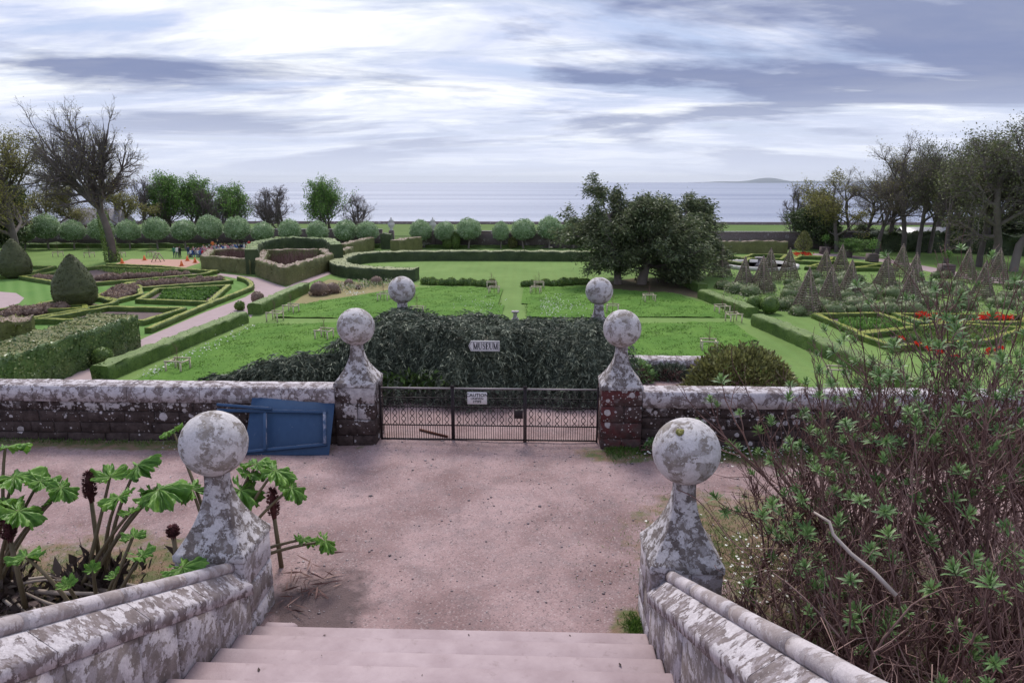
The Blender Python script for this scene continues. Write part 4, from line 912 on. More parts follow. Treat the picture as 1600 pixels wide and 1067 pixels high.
# ---- round pool
c = G(1186, 417); t = thing('round_pool', 'round garden pool with white stone rim beyond the pyramids', 'pool', c)
MB().lathe([(5.0, 0), (5.0, .45), (4.4, .45), (4.4, .1)], c, 48).build('rim', 'stone_white', t); MB().lathe([(4.4, .12), (.01, .12)], c, 40).build('water', 'slate', t)
MB().lathe([(.6, .12), (.25, .5), (.2, 1.0), (.7, 1.25), (.6, 1.3), (.05, 1.25)], c, 16).build('fountain', 'stone_pillar', t)
# ---- planters with standards, conical tree
def planter(a, b, label, s=1.0, crown=.55):
    c = G(a, b); t = thing('planter_box', label, 'planter', c); w_ = .62 * s
    m = MB().box(c[0] - w_, c[0] + w_, c[1] - w_, c[1] + w_, GZ, GZ + 1.1 * s); m.build('tub', 'planter', t)
    for k in range(4): MB().box(c[0] - w_ - .02, c[0] + w_ + .02, c[1] - w_ - .03, c[1] - w_ - .004, GZ + (.04 + .27 * k) * s, GZ + (.28 + .27 * k) * s).build('plank', 'planter', t)
    MB().tube([c + (0, 0, 1), c + (0, 0, 2.3)], .05, 6).build('stem', 'bark', t)
    n = 420; d = rng.normal(size=(n, 3)); d /= np.linalg.norm(d, axis=1, keepdims=True); MB().cards(c + (0, 0, 2.5) + d * crown * rng.uniform(.4, 1, (n, 1)), rng.uniform(.12, .25, n), rng).build('crown', 'leaf_green', t)
planter(1288, 397, 'square wooden planter nearest the conical tree', 1.0); planter(1322, 402, 'square wooden planter second along the pink path', 1.0, .3); planter(1362, 409, 'square wooden planter with rounded crown, before the shed', 1.05, .9); planter(1477, 429, 'square wooden planter beside the pink path, under the crooked trees', 1.15, .5)
c = G(1254, 399); t = thing('conical_tree', 'pale yellow-green clipped conical tree by the planters', 'tree', c); MB().tube([c, c + (0, 0, 1.2)], .1, 6).build('trunk', 'bark', t)
n = 2600; z_ = rng.random(n); r_ = 1.25 * np.minimum(1, 1.25 * (1 - z_) ** .6) * np.minimum(1, .5 + z_ * 3); a_ = rng.uniform(0, 6.28, n); MB().cards(c + np.stack([np.cos(a_) * r_, np.sin(a_) * r_, .8 + z_ * 2.9], -1) * 1.0, rng.uniform(.12, .24, n), rng).build('crown', 'leaf_bush', t)
for (a, b), lab in (((699, 389), 'small round clipped bush by the far wall'), ((712, 389), 'taller oval clipped bush by the far wall'), ((801, 388), 'pale round clipped bush by far wall near the yew')):
    c = G(a, b); t = thing('clipped_bush', lab, 'bush', c); n = 1500; d = rng.normal(size=(n, 3)); d /= np.linalg.norm(d, axis=1, keepdims=True); k = 1.5 if 'oval' in lab else 1
    MB().cards(c + (0, 0, .95 * k) + d * (.75, .75, .95 * k), rng.uniform(.12, .24, n), rng).lathe([(.4, .1), (.68, .9 * k), (.3, 1.7 * k), (.02, 1.8 * k)], c, 12, .3).build('foliage', 'leaf_hedge' if 'pale' not in lab else 'leaf_bush', t)
# ---- far garden wall with gateway, urns
WY = 121.4
def far_wall(x0, x1, label, h=2.75):
    t = thing('garden_wall', label, 'wall', ((x0 + x1) / 2, WY, GZ)); MB().box(x0, x1, WY, WY + .6, GZ - .1, GZ + h).build('stonework', 'stone_far', t); MB().box(x0, x1, WY - .08, WY + .68, GZ + h + .002, GZ + h + .14).build('coping', 'stone_coping', t)
xa, xb = D(612, 385, WY)[0], D(656, 385, WY)[0]
far_wall(-170, xa - 1.6, 'long far garden wall behind the round trees and crowd', 3.0); far_wall(xb, 75, 'long far garden wall behind round trees and yew')
for x_, lab in ((xa, 'white urn on pillar at the far gateway beside the dark clipped block'), (D(676, 358, WY)[0], 'pale stone finial on the far wall between round trees')):
    c = np.array([x_, WY + .3, GZ]); t = thing('stone_urn', lab, 'urn', c); MB().box(c[0] - .4, c[0] + .4, c[1] - .42, c[1] + .42, GZ, GZ + 2.9).build('pier', 'stone_far', t)
    MB().lathe([(.28, 2.9), (.3, 3.0), (.16, 3.1), (.55, 3.7), (.6, 4.1), (.35, 4.35), (.5, 4.45), (.28, 4.75), (.1, 4.9), (.14, 5.05), (.02, 5.15)], c, 18).build('vase', 'stone_white', t, smooth=True)
hedge('clipped_block', 'dark green clipped block beside the far gateway urn', [np.array([xa - 1.2, WY - 2.2, GZ]), np.array([xa + .5, WY - 2.2, GZ])], 1.6, 2.5, 'leaf_yew', None, dens=14, leaf=.2)
t = thing('garden_gate', 'slender iron gate in the far garden wall opening', 'gate', (xa + 1, WY + .3, GZ))
for x_ in np.linspace(xa + .6, xb - .2, 13): MB().box(x_ - .02, x_ + .02, WY + .28, WY + .32, GZ, GZ + 2.0).build('bar', 'iron', t)
for z_ in (.3, 1.9): MB().box(xa + .5, xb - .1, WY + .27, WY + .33, GZ + z_, GZ + z_ + .06).build('rail', 'iron', t)
hedge('wall_border', 'dark low planting along foot of the far wall behind the crowd', xy([(-40, 389), (200, 389), (590, 389)]) + np.array([0, 2.0, 0]), 1.2, .7, 'leaf_hedge', None, dens=6, leaf=.25, step=1.2, jit=.12)
hedge('wall_border', 'dark low planting along foot of far wall, urn to yew', xy([(662, 389), (890, 389)]) + np.array([0, 2.0, 0]), 1.0, .5, 'leaf_hedge', None, dens=6, leaf=.25, step=1.2, jit=.12)
# ---- shed on the right, roofed house on the left
a = G(1417, 392); t = thing('garden_shed', 'dark low shed with pale metal roof among the trees', 'shed', a)
MB().box(a[0], a[0] + 6.6, a[1], a[1] + 4, GZ, GZ + 2.0).build('wall', 'shed_dark', t)
r0 = a + (-.4, -.5, 2.0); V = [r0, r0 + (7.4, 0, 0), r0 + (7.4, 2.6, 1.75), r0 + (-.2, 2.6, 1.75), r0 + (7.4, 5.2, 0), r0 + (0, 5.2, 0)]
MB().add(V + [q - np.array([0, 0, .08]) for q in V], [[0, 1, 2, 3], [3, 2, 4, 5], [7, 6, 9, 8], [8, 9, 11, 10], [0, 6, 7, 1], [4, 10, 11, 5], [1, 7, 8, 2], [2, 8, 10, 4], [0, 3, 9, 6], [3, 5, 11, 9]]).build('roof', 'roof_metal', t)
a = np.array([D(98, 360, 135)[0], 135, GZ]); t = thing('far_house', 'slate-roofed cottage glimpsed behind the big bare tree', 'house', a)
MB().box(a[0], a[0] + 11, a[1], a[1] + 6, GZ, GZ + 3.0).build('wall', 'stone_far', t)
V = [a + (-.5, -.4, 3), a + (11.5, -.4, 3), a + (10.6, 3, 6.0), a + (.4, 3, 6.0), a + (11.5, 6.4, 3), a + (-.5, 6.4, 3)]
MB().add(V, [[0, 1, 2, 3], [3, 2, 4, 5], [1, 4, 2], [0, 3, 5]][:2]).add(V, [[1, 4, 2], [0, 3, 5]]).build('roof', 'slate', t); MB().box(a[0] + 9.2, a[0] + 10.2, a[1] + 2.5, a[1] + 3.5, GZ + 5.2, GZ + 7.2).build('chimney', 'stone_far', t)
# ---- arena things
for (a, b), lab in (((226, 407), 'orange cone at back corner of terracotta ground, near the bare tree'), ((191, 412), 'orange cone at side of terracotta ground nearest the bare tree'), ((284, 416), 'orange cone at front of the terracotta ground'), ((293, 408), 'orange cone at back of terracotta ground near the standing people'), ((305, 411), 'orange cone at corner of terracotta ground by the hornbeam block')):
    c = G(a, b); t = thing('orange_cone', lab, 'cone', c); MB().box(c[0] - .3, c[0] + .3, c[1] - .3, c[1] + .3, GZ + .02, GZ + .07).build('base', 'orange', t); MB().lathe([(.25, .072), (.06, .75), (.01, .76)], c, 12).build('body', 'orange', t)
c = G(247, 409); t = thing('perch_frame', 'small wooden A-frame perch on the terracotta ground', 'frame', c)
for s_ in (-1, 1):
    for y_ in (-.5, .5): MB().tube([c + (s_ * .7, y_, 0), c + (0, y_, 1.2)], .06, 5).build('leg', 'wood_grey', t)
MB().tube([c + (0, -.6, 1.2), c + (0, .6, 1.2)], .07, 6).build('ridge_bar', 'wood_grey', t)
MB().tube([c + (-.35, -.5, .6), c + (.35, -.5, .6)], .05, 5).build('cross_bar', 'wood_grey', t)

hedge('wood_hedge', 'long dark overgrown hedge behind the trunks and shed', [D(1335, 380, 119) * (1, 1, 0) + (0, 0, GZ), D(1480, 380, 117) * (1, 1, 0) + (0, 0, GZ), D(1700, 380, 108) * (1, 1, 0) + (0, 0, GZ)], 3.0, 3.0, 'leaf_yew', None, dens=9, leaf=.4, step=.9, jit=.3)
# ================================================================== trees
def unit(v): return v / np.maximum(np.linalg.norm(v, axis=-1, keepdims=True), 1e-9)
def grow(r_, starts, dirs, lens, rads, levels):
    """levels: dicts nseg, wander, up, taper, kids, t0, angle, lratio, rratio -> list of (P, R) per level"""
    out = []; S, Dv, Ln, Ra = map(lambda q: np.asarray(q, float), (starts, dirs, lens, rads))
    for L in levels:
        N, k = len(S), L['nseg']; P = np.zeros((N, k + 1, 3)); P[:, 0] = S; d = unit(Dv); Ts = [d]
        for s_ in range(k):
            d = unit(d + r_.normal(0, L['wander'], (N, 3)) + np.array([0, 0, L['up']]) + np.array(L.get('wind', (0, 0, 0)))); P[:, s_ + 1] = P[:, s_] + d * (Ln / k)[:, None]; Ts.append(d)
        T = np.stack(Ts, 1); rr = Ra[:, None] * (1 - np.linspace(0, 1, k + 1)[None] * (1 - L['taper'])); out.append((P, rr, L.get('sides', 4)))
        if not L.get('kids'): break
        m_ = L['kids']; t = np.sort(r_.uniform(L['t0'], 1.0, (N, m_)), axis=1); t[:, -1] = 1.0
        fi = t * k; i = np.minimum(fi.astype(int), k - 1); f_ = (fi - i)[..., None]; n_ = np.arange(N)[:, None]
        S = (P[n_, i] * (1 - f_) + P[n_, i + 1] * f_).reshape(-1, 3); tg = T[n_, i + 1].reshape(-1, 3)
        az = unit(np.cross(tg, r_.normal(size=tg.shape))); an = np.radians(r_.normal(L['angle'], L['angle'] * .25, len(tg)))[:, None]
        an = np.where((t.reshape(-1, 1) == 1.0), an * .4, an)
        Dv = tg * np.cos(an) + az * np.sin(an)
        Ln = (Ln[:, None] * L['lratio'] * (1.15 - .5 * t) * r_.uniform(.7, 1.2, t.shape)).ravel()
        Ra = (np.take_along_axis(rr, i, 1) * L['rratio']).ravel()
    return out
def skel_mesh(m, lv, a0=.5):
    for q, (P, rr, sd_) in enumerate(lv): m.tubes(P, np.maximum(rr, .009), sd_, np.full(len(P), min(.9, a0 + .08 * q)))
def lvls(**k):
    base = [dict(nseg=7, wander=.05, up=.02, taper=.55, kids=9, t0=.35, angle=48, lratio=.62, rratio=.6, sides=9),
            dict(nseg=7, wander=.12, up=.05, taper=.35, kids=8, t0=.2, angle=42, lratio=.55, rratio=.62, sides=6),
            dict(nseg=6, wander=.16, up=.06, taper=.35, kids=7, t0=.15, angle=40, lratio=.55, rratio=.6, sides=4),
            dict(nseg=5, wander=.2, up=.06, taper=.35, kids=6, t0=.15, angle=38, lratio=.55, rratio=.6, sides=3),
            dict(nseg=3, wander=.22, up=.05, taper=.3, kids=0, sides=3)]
    for kk, vv in k.items():
        i = int(kk[-1]); base[i].update(vv)
    return base
def tree_proto(name, seed, H, r, nleaf=0, leafmat='leaf_green', lsize=.3, bark='bark', trunks=1, levels=None, lean=(0, 0), drop=0.0, aspect=.6, spread=.25, tl=.62):
    r_ = np.random.default_rng(seed); t = thing(name, 'x', 'tree'); levels = levels or lvls()
    S = r_.normal(0, .35 if trunks > 1 else .01, (trunks, 3)); S[:, 2] = -.2
    d = r_.normal(0, .16 if trunks > 1 else .03, (trunks, 3)) + np.array([lean[0], lean[1], 0]); d[:, 2] = 1
    lv = grow(r_, S, d, np.full(trunks, H * tl) * r_.uniform(.85, 1.1, trunks), np.full(trunks, r), levels)
    m = MB(); skel_mesh(m, lv[:2]); m.build('trunk', bark, t, local=True)
    m = MB(); skel_mesh(m, lv[2:], .45); m.build('branches', bark, t, local=True)
    zmax = max(P[..., 2].max() for P, _, _ in lv)
    if nleaf:
        P = np.concatenate([q[:, 1:].reshape(-1, 3) for q, _, _ in lv[-2:]]); i = r_.integers(0, len(P), nleaf)
        Q = P[i] + r_.normal(0, spread, (nleaf, 3)); ax = r_.normal(size=(nleaf, 3)); ax[:, 2] -= drop
        MB().cards(Q, r_.uniform(.6, 1.3, nleaf) * lsize, r_, axis=ax, aspect=aspect).build('crown', leafmat, t, local=True)
    for c in t.children: c.scale = (H / zmax,) * 3
    return t
def put(proto, a, b, hpx, label, rz=0, cat=None, H=None, at=None, group=None, sx=1.0):
    c = G(a, b) if at is None else np.array(at, float); k = ppm(c)
    s = (hpx / k) / H; o = dup(proto, c, rz, label, (s * sx, s * sx, s), group=group); return o
# -- big bare tree on the far left lawn
bare = tree_proto('bare_tree', 21, 20, .5, 2500, 'leaf_olive', .15, levels=lvls(l0=dict(t0=.6, kids=14, angle=40, lratio=1.12, wander=.08), l1=dict(kids=10, wander=.14, up=.09, t0=.15, lratio=.52), l2=dict(kids=8, up=.04), l3=dict(kids=7)), lean=(-.14, 0), tl=.42)
put(bare, 177, 409, 250, 'huge bare spreading tree with ivy-clad trunk on far lawn', 2.2, H=20, sx=.82)
pale = tree_proto('budding_tree', 22, 12, .26, 7500, 'leaf_olive', .2, levels=lvls(l0=dict(t0=.25, kids=10), l1=dict(kids=8), l2=dict(kids=6), l3=dict(kids=4)), spread=.3)
small = tree_proto('bare_tree', 23, 10, .2, 0, levels=lvls(l0=dict(t0=.15, kids=8, angle=40), l1=dict(kids=7), l2=dict(kids=6), l3=dict(kids=5)), trunks=2)
leafy = tree_proto('leafy_tree', 24, 12, .2, 13000, 'leaf_green', .27, levels=lvls(l0=dict(t0=.3, kids=9, angle=36), l1=dict(kids=7), l2=dict(kids=5), l3=dict(kids=3)), trunks=4, spread=.35)
tall = tree_proto('leafy_tree', 25, 22, .5, 15000, 'leaf_olive', .24, levels=lvls(l0=dict(t0=.2, kids=14, angle=52, lratio=.5), l1=dict(kids=8), l2=dict(kids=6), l3=dict(kids=4)), spread=.45)
ever = tree_proto('evergreen_tree', 26, 9, .3, 20000, 'leaf_yew', .26, levels=lvls(l0=dict(t0=.08, kids=14, angle=60, lratio=.5), l1=dict(kids=7), l2=dict(kids=5), l3=dict(kids=3)), spread=.4, drop=.4)
rough = tree_proto('budding_tree', 27, 18, .34, 6000, 'leaf_grey_olive', .19, levels=lvls(l0=dict(t0=.42, kids=10, angle=46, wander=.07), l1=dict(kids=9, wander=.16), l2=dict(kids=8), l3=dict(kids=6)), spread=.45)
thin = tree_proto('bare_tree', 28, 18, .34, 2200, 'leaf_olive', .17, 'bark', levels=lvls(l0=dict(t0=.45, kids=9, angle=42, wander=.06), l1=dict(kids=8, wander=.14), l2=dict(kids=8), l3=dict(kids=6)), spread=.4)
crook = tree_proto('crooked_tree', 29, 17, .42, 6000, 'leaf_grey_olive', .22, 'bark_pale', levels=lvls(l0=dict(t0=.32, kids=9, angle=50, wander=.17), l1=dict(kids=8, wander=.2), l2=dict(kids=7), l3=dict(kids=5)), spread=.5)
def beyond(p, a, ytop, Y, label, H, rz=0, sx=1.0, group=None):       # trees whose feet are hidden: distance from what stands before them
    c = D(a, 360, Y); c[2] = GZ; top = D(a, ytop, Y)[2]; s = (top - GZ) / H
    return dup(p, c, rz, label, (s * sx, s * sx, s), group=group)
beyond(tall, 22, 152, 104, 'tall half-leafed tree beside the farther teardrop', 22, .4, 1.0)
beyond(tall, -45, 170, 96, 'tall half-leafed tree at the garden edge beyond the farther teardrop and its tree', 22, 2.4, 1.0)
beyond(ever, 8, 268, 112, 'dark evergreen under the tall half-leafed tree', 9, 1.0, .8); beyond(ever, -40, 290, 108, 'dark evergreen beside the far lawn edge', 9, 2.0, .9)
beyond(pale, 70, 262, 128, 'olive budding tree beside the cottage gable end away from its chimney', 12, .3, 1.15); beyond(pale, 118, 278, 131, 'olive budding tree directly behind the bare tree trunk', 12, 1.9, 1.1)
beyond(pale, 205, 262, 128, 'olive budding tree between bare tree and leafy trees, spilling over round trees', 12, 3.1, 1.1); beyond(small, 232, 272, 136, 'slender bare tree between budding tree and leafy trees', 10, .2)
beyond(leafy, 262, 268, 140, 'fresh green leafy tree, first of three behind the wall', 12, .5); beyond(leafy, 300, 273, 142, 'fresh green leafy tree, second of three behind the wall', 12, 2.6)
beyond(small, 322, 290, 140, 'slender bare tree beside the second leafy tree', 10, 1.0); beyond(leafy, 372, 286, 141, 'fresh green leafy tree standing alone behind the round trees', 12, 4.0, 1.05); beyond(small, 350, 306, 138, 'small bare tree close against the lone leafy tree', 10, 3.0, .8)
beyond(small, 438, 288, 140, 'bushy bare tree behind the round trees', 10, 4.4, 1.25); beyond(small, 418, 292, 143, 'thin bare tree overlapping the bushy bare one', 10, 5.2)
beyond(leafy, 515, 276, 140, 'tall narrow green tree nearest the far gateway', 12, 5.5, .85); beyond(small, 560, 302, 138, 'small brownish bare tree between narrow green tree and gateway', 10, 2.2, 1.1)
# right-hand wood
beyond(small, 1243, 288, 128, 'leaning bare tree by the sea at end of the far wall', 10, 1.3, 1.0)
beyond(ever, 1277, 305, 122, 'dark rounded evergreen at end of the far wall', 9, .8, 1.15); beyond(pale, 1310, 262, 116, 'yellow-green budding tree above the planters', 12, 1.6, 1.25); beyond(thin, 1330, 258, 124, 'bare tree behind the yellow-green budding one', 18, .4, 1.3)
put(thin, 1370, 397, 140, 'broad bare tree beside the shed, short trunk', 4.2, H=18, sx=1.55)
put(thin, 1411, 400, 192, 'tallest bare tree in front of the pale shed roof', 1.1, H=18, sx=1.3)
put(rough, 1434, 403, 182, 'budding tree with straight trunk in front of shed, beside tallest bare tree', 2.1, H=18, sx=.8); put(rough, 1452, 396, 168, 'slanting budding tree in front of the shed', .3, H=18, sx=.8)
put(rough, 1478, 414, 190, 'budding tree whose trunk rises behind the path planter', 3.3, H=18, sx=.9); put(rough, 1512, 405, 185, 'budding tree between path planter and crooked trees', 5.0, H=18, sx=.9)
put(rough, 1530, 417, 205, 'leaning budding tree next to the forked crooked trunk', 1.7, H=18); put(crook, 1556, 420, 215, 'crooked pale-barked tree forked near the ground', .6, H=17)
put(crook, 1583, 424, 212, 'second crooked pale-barked tree with snaking trunk', 2.9, H=17); put(rough, 1610, 418, 225, 'tall budding tree behind the twiggy shrub top', 4.0, H=18); put(rough, 1645, 430, 235, 'tall budding tree at the wood edge where the pink path ends', 5.4, H=18)
beyond(thin, 1352, 262, 120, 'grey bare tree filling the gap before the short-trunked one', 18, 2.7, 1.5)
beyond(rough, 1392, 238, 118, 'grey-green tree between short-trunked and tallest bare trees', 18, 1.9, 1.1); beyond(rough, 1462, 222, 122, 'grey-green tree rising close behind the shed roof', 18, .9, 1.2); beyond(rough, 1545, 212, 120, 'grey-green tree filling the wood behind the crooked trunks', 18, 4.6, 1.2)
for i, (a, yt, Y, s_) in enumerate(((1300, 362, 126, .8), (1345, 352, 124, .9), (1395, 356, 128, 1.0), (1500, 340, 124, 1.1), (1545, 330, 128, 1.2), (1590, 322, 124, 1.2), (1640, 315, 118, 1.2), (1480, 352, 130, 1.1))):
    beyond(ever, a, yt, Y, 'dark evergreen undergrowth shrub at back of the wood', 9, i * 1.3, 2.0 * s_, 'evergreen undergrowth behind the wood')
beyond(leafy, 1330, 372, 108, 'low spreading green shrub between the planters', 12, 1.0, 2.0)
for q in (bare, pale, small, leafy, tall, ever, rough, thin, crook): kill(q)
# ivy on the big trunk
c = G(177, 409); n = 2600; z_ = rng.random(n) ** 1.3 * 7; a_ = rng.uniform(0, 6.28, n); r_ = .95 - z_ * .05
tag(MB().cards(c + np.stack([np.cos(a_) * r_ - z_ * .12, np.sin(a_) * r_, z_], -1), rng.uniform(.15, .3, n), rng).build('ivy', 'leaf_hedge', loc=c), 'ivy clothing the trunk of the huge bare tree', 'ivy')
# -- rows of round whitebeams
def whitebeam(seed):
    r_ = np.random.default_rng(seed); t = thing('round_tree', 'x', 'tree')
    lv = grow(r_, [(0, 0, -.1)], [(0, 0, 1)], [2.0], [.15], lvls(l0=dict(nseg=4, kids=8, t0=.6, angle=55, lratio=.7, taper=.75), l1=dict(kids=6, nseg=4), l2=dict(kids=0))[:3]); m = MB(); skel_mesh(m, lv); m.build('trunk', 'bark_pale', t, local=True)
    n = 4200; d = unit(r_.normal(size=(n, 3))); bump = 1 + .06 * np.sin(d[:, 0] * 7 + seed) * np.sin(d[:, 2] * 8) + .05 * np.sin(d[:, 1] * 11 + d[:, 2] * 6 + seed * 2) + r_.normal(0, .05, n); z_ = np.where(d[:, 2] < 0, d[:, 2] * .72, d[:, 2])
    Q = np.stack([d[:, 0], d[:, 1], z_], -1) * bump[:, None] * (1.9, 1.9, 1.95) + (0, 0, 3.0)
    m = MB(); m.cards(Q - d * .12, r_.uniform(.14, .30, n), r_, axis=d * .8 + r_.normal(0, .7, d.shape), aspect=.55)
    dd = [(1.65 * math.sin(q), 3.0 - math.cos(q) * (1.2 if math.cos(q) > 0 else 1.7)) for q in np.linspace(.05, 3.1, 12)]; m.lathe(dd, n=18, a=.35, noise=.05, rng=r_)
    m.build('crown', 'leaf_whitebeam', t, local=True); return t
WB = [whitebeam(s_) for s_ in (1, 2, 3)]
for i, a in enumerate((77, 115, 160, 205, 248, 290, 331, 373, 413, 455, 499, 541, 578, 656, 696, 735, 779, 816, 862, 900, 40)):
    left = a < 600; lab = 'round-headed silvery whitebeam in the row before the crowd wall' if left else 'round-headed silvery whitebeam in the row between urn and yew'
    if a == 779: lab = 'smaller narrow whitebeam in the row between urn and yew'
    s_ = .72 if a == 779 else rng.uniform(.88, 1.12)
    dup(WB[i % 3], G(a + rng.normal(0, 1.5), 389 if left else 388.5), rng.uniform(0, 6), lab, (s_, s_, s_ * (1.25 if a == 779 else rng.uniform(.92, 1.05))), group='whitebeams before the crowd wall' if left else 'whitebeams between urn and yew')
for q in WB: kill(q)
# -- the great yews by the lawn
def yew(name, a, b, label, seed, H, rx, lean, n, cx=0.0):
    c = G(a, b); r_ = np.random.default_rng(seed); t = thing(name, label, 'tree', c)
    lv = grow(r_, [(0, 0, -.2)], [(lean, 0, 1)], [H * .72], [.42], lvls(l0=dict(t0=.24, kids=30, angle=70, lratio=.62, wander=.06, rratio=.4), l1=dict(kids=9, up=.035, wander=.1, t0=.25, lratio=.5), l2=dict(kids=7, up=.0, lratio=.5), l3=dict(kids=4, up=-.05))[:4])
    lv[1][0][..., 0] *= 1; m = MB(); skel_mesh(m, lv[:1]); m.build('trunk', 'bark_pale', t, local=True); m = MB(); skel_mesh(m, lv[1:], .3); m.build('branches', 'bark', t, local=True)
    P = np.concatenate([q[:, 1:].reshape(-1, 3) for q, _, _ in lv[2:]]); i = r_.integers(0, len(P), n); Q = P[i] + r_.normal(0, .28, (n, 3))
    out = unit(Q * (1, 1, 0) + 1e-6); ax = out * .8 + r_.normal(0, .55, (n, 3)); ax[:, 2] += .1
    MB().cards(Q, r_.uniform(.2, .5, n), r_, axis=ax, aspect=.32, bend=.25).build('crown', 'leaf_yew_tree', t, local=True)
    zm = P[:, 2].max(); xm = np.percentile(np.abs(P[:, 0]), 98)
    for ch in t.children: ch.scale = (rx / xm, rx / xm, H / zm)
    return t
yew('great_yew', 966, 444, 'tall dark yew with slim pale trunk beside the mown lawn', 31, 11.8, 5.9, -.05, 40000)
yew('great_yew', 1002, 444, 'broad dark yew with stout trunk overhanging the bare earth', 35, 9.4, 6.0, .22, 40000)
yew('great_yew', 1048, 430, 'farther dark yew crown nearest the trellis pyramids', 37, 9.8, 5.6, .10, 26000)
# ================================================================== planting on the terrace
rng = np.random.default_rng(51)
# ---- conifer drooping over the bastion
XT = [-6.2, -5.85, -5.2, -4.25, -3.3, -2.7, -2.3, -1.6, 0, 1.4, 2.0, 2.5, 2.75]; CT = [.0, .62, .80, .92, 1.05, 1.2, 1.5, 1.38, 1.28, 1.25, 1.35, 1.0, 0.0]
def yf(x): return np.where(x < -2.4, 12.9 + .25 * np.sin(x * 2), 13.38 + .12 * np.sin(x * 3))
def cz(x, y):
    c = np.interp(x, XT, CT); f_ = np.clip((y - yf(x)) / .75, 0, 1) ** .55; b = np.clip((np.interp(x, [-3.4, -2.4], [14.0, 16.3]) - y) / .6, 0, 1) ** .5
    return c * f_ * b + .10 * np.sin(x * 3.1 + y) * np.sin(y * 3.7 - x) * f_ * (c > .2)
t = thing('drooping_conifer', 'mass of dark drooping conifer heaped over the wall behind the gate', 'shrub', (0, 14, 0))
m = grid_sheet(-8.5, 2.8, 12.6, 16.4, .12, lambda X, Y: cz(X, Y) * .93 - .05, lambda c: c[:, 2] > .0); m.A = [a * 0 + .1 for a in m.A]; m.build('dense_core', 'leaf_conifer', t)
n = 6500; X = rng.uniform(-6.2, 2.75, n); Y = yf(X) + rng.random(n) ** 1.6 * np.interp(X, [-3.4, -2.4], [1.2, 3.2]); Z = cz(X, Y); k = Z > .06; X, Y, Z = X[k], Y[k], Z[k]
face = rng.random(len(X)) < np.where(Y - yf(X) < .7, .55, 0); Z = np.where(face, Z * rng.uniform(.15, 1, len(X)), Z)
S = np.stack([X, Y - .03, Z], -1); N = len(S)
az = rng.normal(-math.pi / 2, 1.5, N); d = np.stack([np.cos(az), np.sin(az), rng.uniform(-.2, .75, N)], -1); L = rng.uniform(.28, .62, N)
tt = np.linspace(0, 1, 10)[None, :, None]; P = S[:, None] + d[:, None] * L[:, None, None] * tt - np.array([0, 0, 1]) * (L[:, None, None] * 1.0) * tt ** 2
m = MB(); m.tubes(P[:, ::3], np.repeat([[.008, .006, .004, .003]], N, 0), 3, np.full(N, .3))
T = unit(np.gradient(P, axis=1)); sidev = unit(np.cross(T, np.array([0, 0, 1.]) + rng.normal(0, .4, (N, 1, 3))))
val = rng.random(N)
for q in range(10):
    for s_ in (-1, 1):
        m.cards(P[:, q], L * rng.uniform(.14, .32, N) * (1.15 - q * .06), rng, axis=T[:, q] * .75 + sidev[:, q] * s_ + rng.normal(0, .18, (N, 3)), aspect=.16, a=np.clip(val * .7 + rng.normal(.12, .12, N), 0, 1), bend=.2)
    if q > 2 and q % 2: m.cards(P[:, q], L * .22, rng, axis=T[:, q], aspect=.22, a=np.clip(val + .1, 0, 1))
stuff(m.build('sprays', 'leaf_conifer', t))
n = 700; X = np.r_[rng.normal(-1.5, .25, n // 2), rng.normal(-2.0, .3, n - n // 2)]; Z = rng.uniform(.25, .62, n); Y = yf(X) - .05 + rng.normal(0, .06, n); ax = rng.normal(0, .6, (n, 3)); ax[:, 1] -= .6; ax[:, 2] -= .2
stuff(MB().cards(np.stack([X, Y, Z], -1), rng.uniform(.08, .2, n), rng, axis=ax, aspect=.3).build('fresh_sprays', 'leaf_conifer_fresh', t))
# ---- round bush behind the right wall
def leafball(name, label, c, rx, ry, rz, n, mat, size, stem='twig', lumps=7):
    t = thing(name, label, 'bush', c); d = unit(rng.normal(size=(n, 3))); d[:, 2] = np.where(d[:, 2] < -.2, -d[:, 2], d[:, 2])
    lump = 1 + .09 * np.sin(d[:, 0] * lumps + 1) * np.cos(d[:, 1] * lumps) + .05 * np.sin(d[:, 2] * 9); Q = np.array(c) + d * np.array([rx, ry, rz]) * (lump * rng.uniform(.80, 1.02, n))[:, None]
    m = MB(); m.cards(Q, rng.uniform(.6, 1.3, n) * size, rng, axis=d * .9 + rng.normal(0, .6, d.shape) + (0, 0, .3), aspect=.42); m.build('foliage', mat, t)
    k = 160; dd = unit(rng.normal(size=(k, 3))); dd[:, 2] = abs(dd[:, 2]); e = np.array(c) + dd * np.array([rx, ry, rz]) * .9; b = np.array(c) + rng.normal(0, .1, (k, 3)) * (1, 1, 0)
    MB().tubes(np.stack([b, (b + e) / 2 + rng.normal(0, .06, (k, 3)), e], 1), np.repeat([[.018, .012, .006]], k, 0), 4, rng.random(k)).build('stems', stem, t); return t
leafball('round_bush', 'rounded olive-green bush behind the terrace wall, at end of the low wall', (4.75, 13.2, 0), 1.15, .85, 1.18, 9000, 'leaf_bush', .105)
# small plants by the low wall
leafball('wall_plant', 'small grey-green plant against the low coped wall', (2.95, 15.2, .0), .5, .3, .45, 900, 'leaf_shrub', .09); leafball('wall_plant', 'dark trailing plant on the face of the low coped wall', (3.8, 15.3, -.05), .5, .2, .38, 900, 'leaf_conifer', .09)
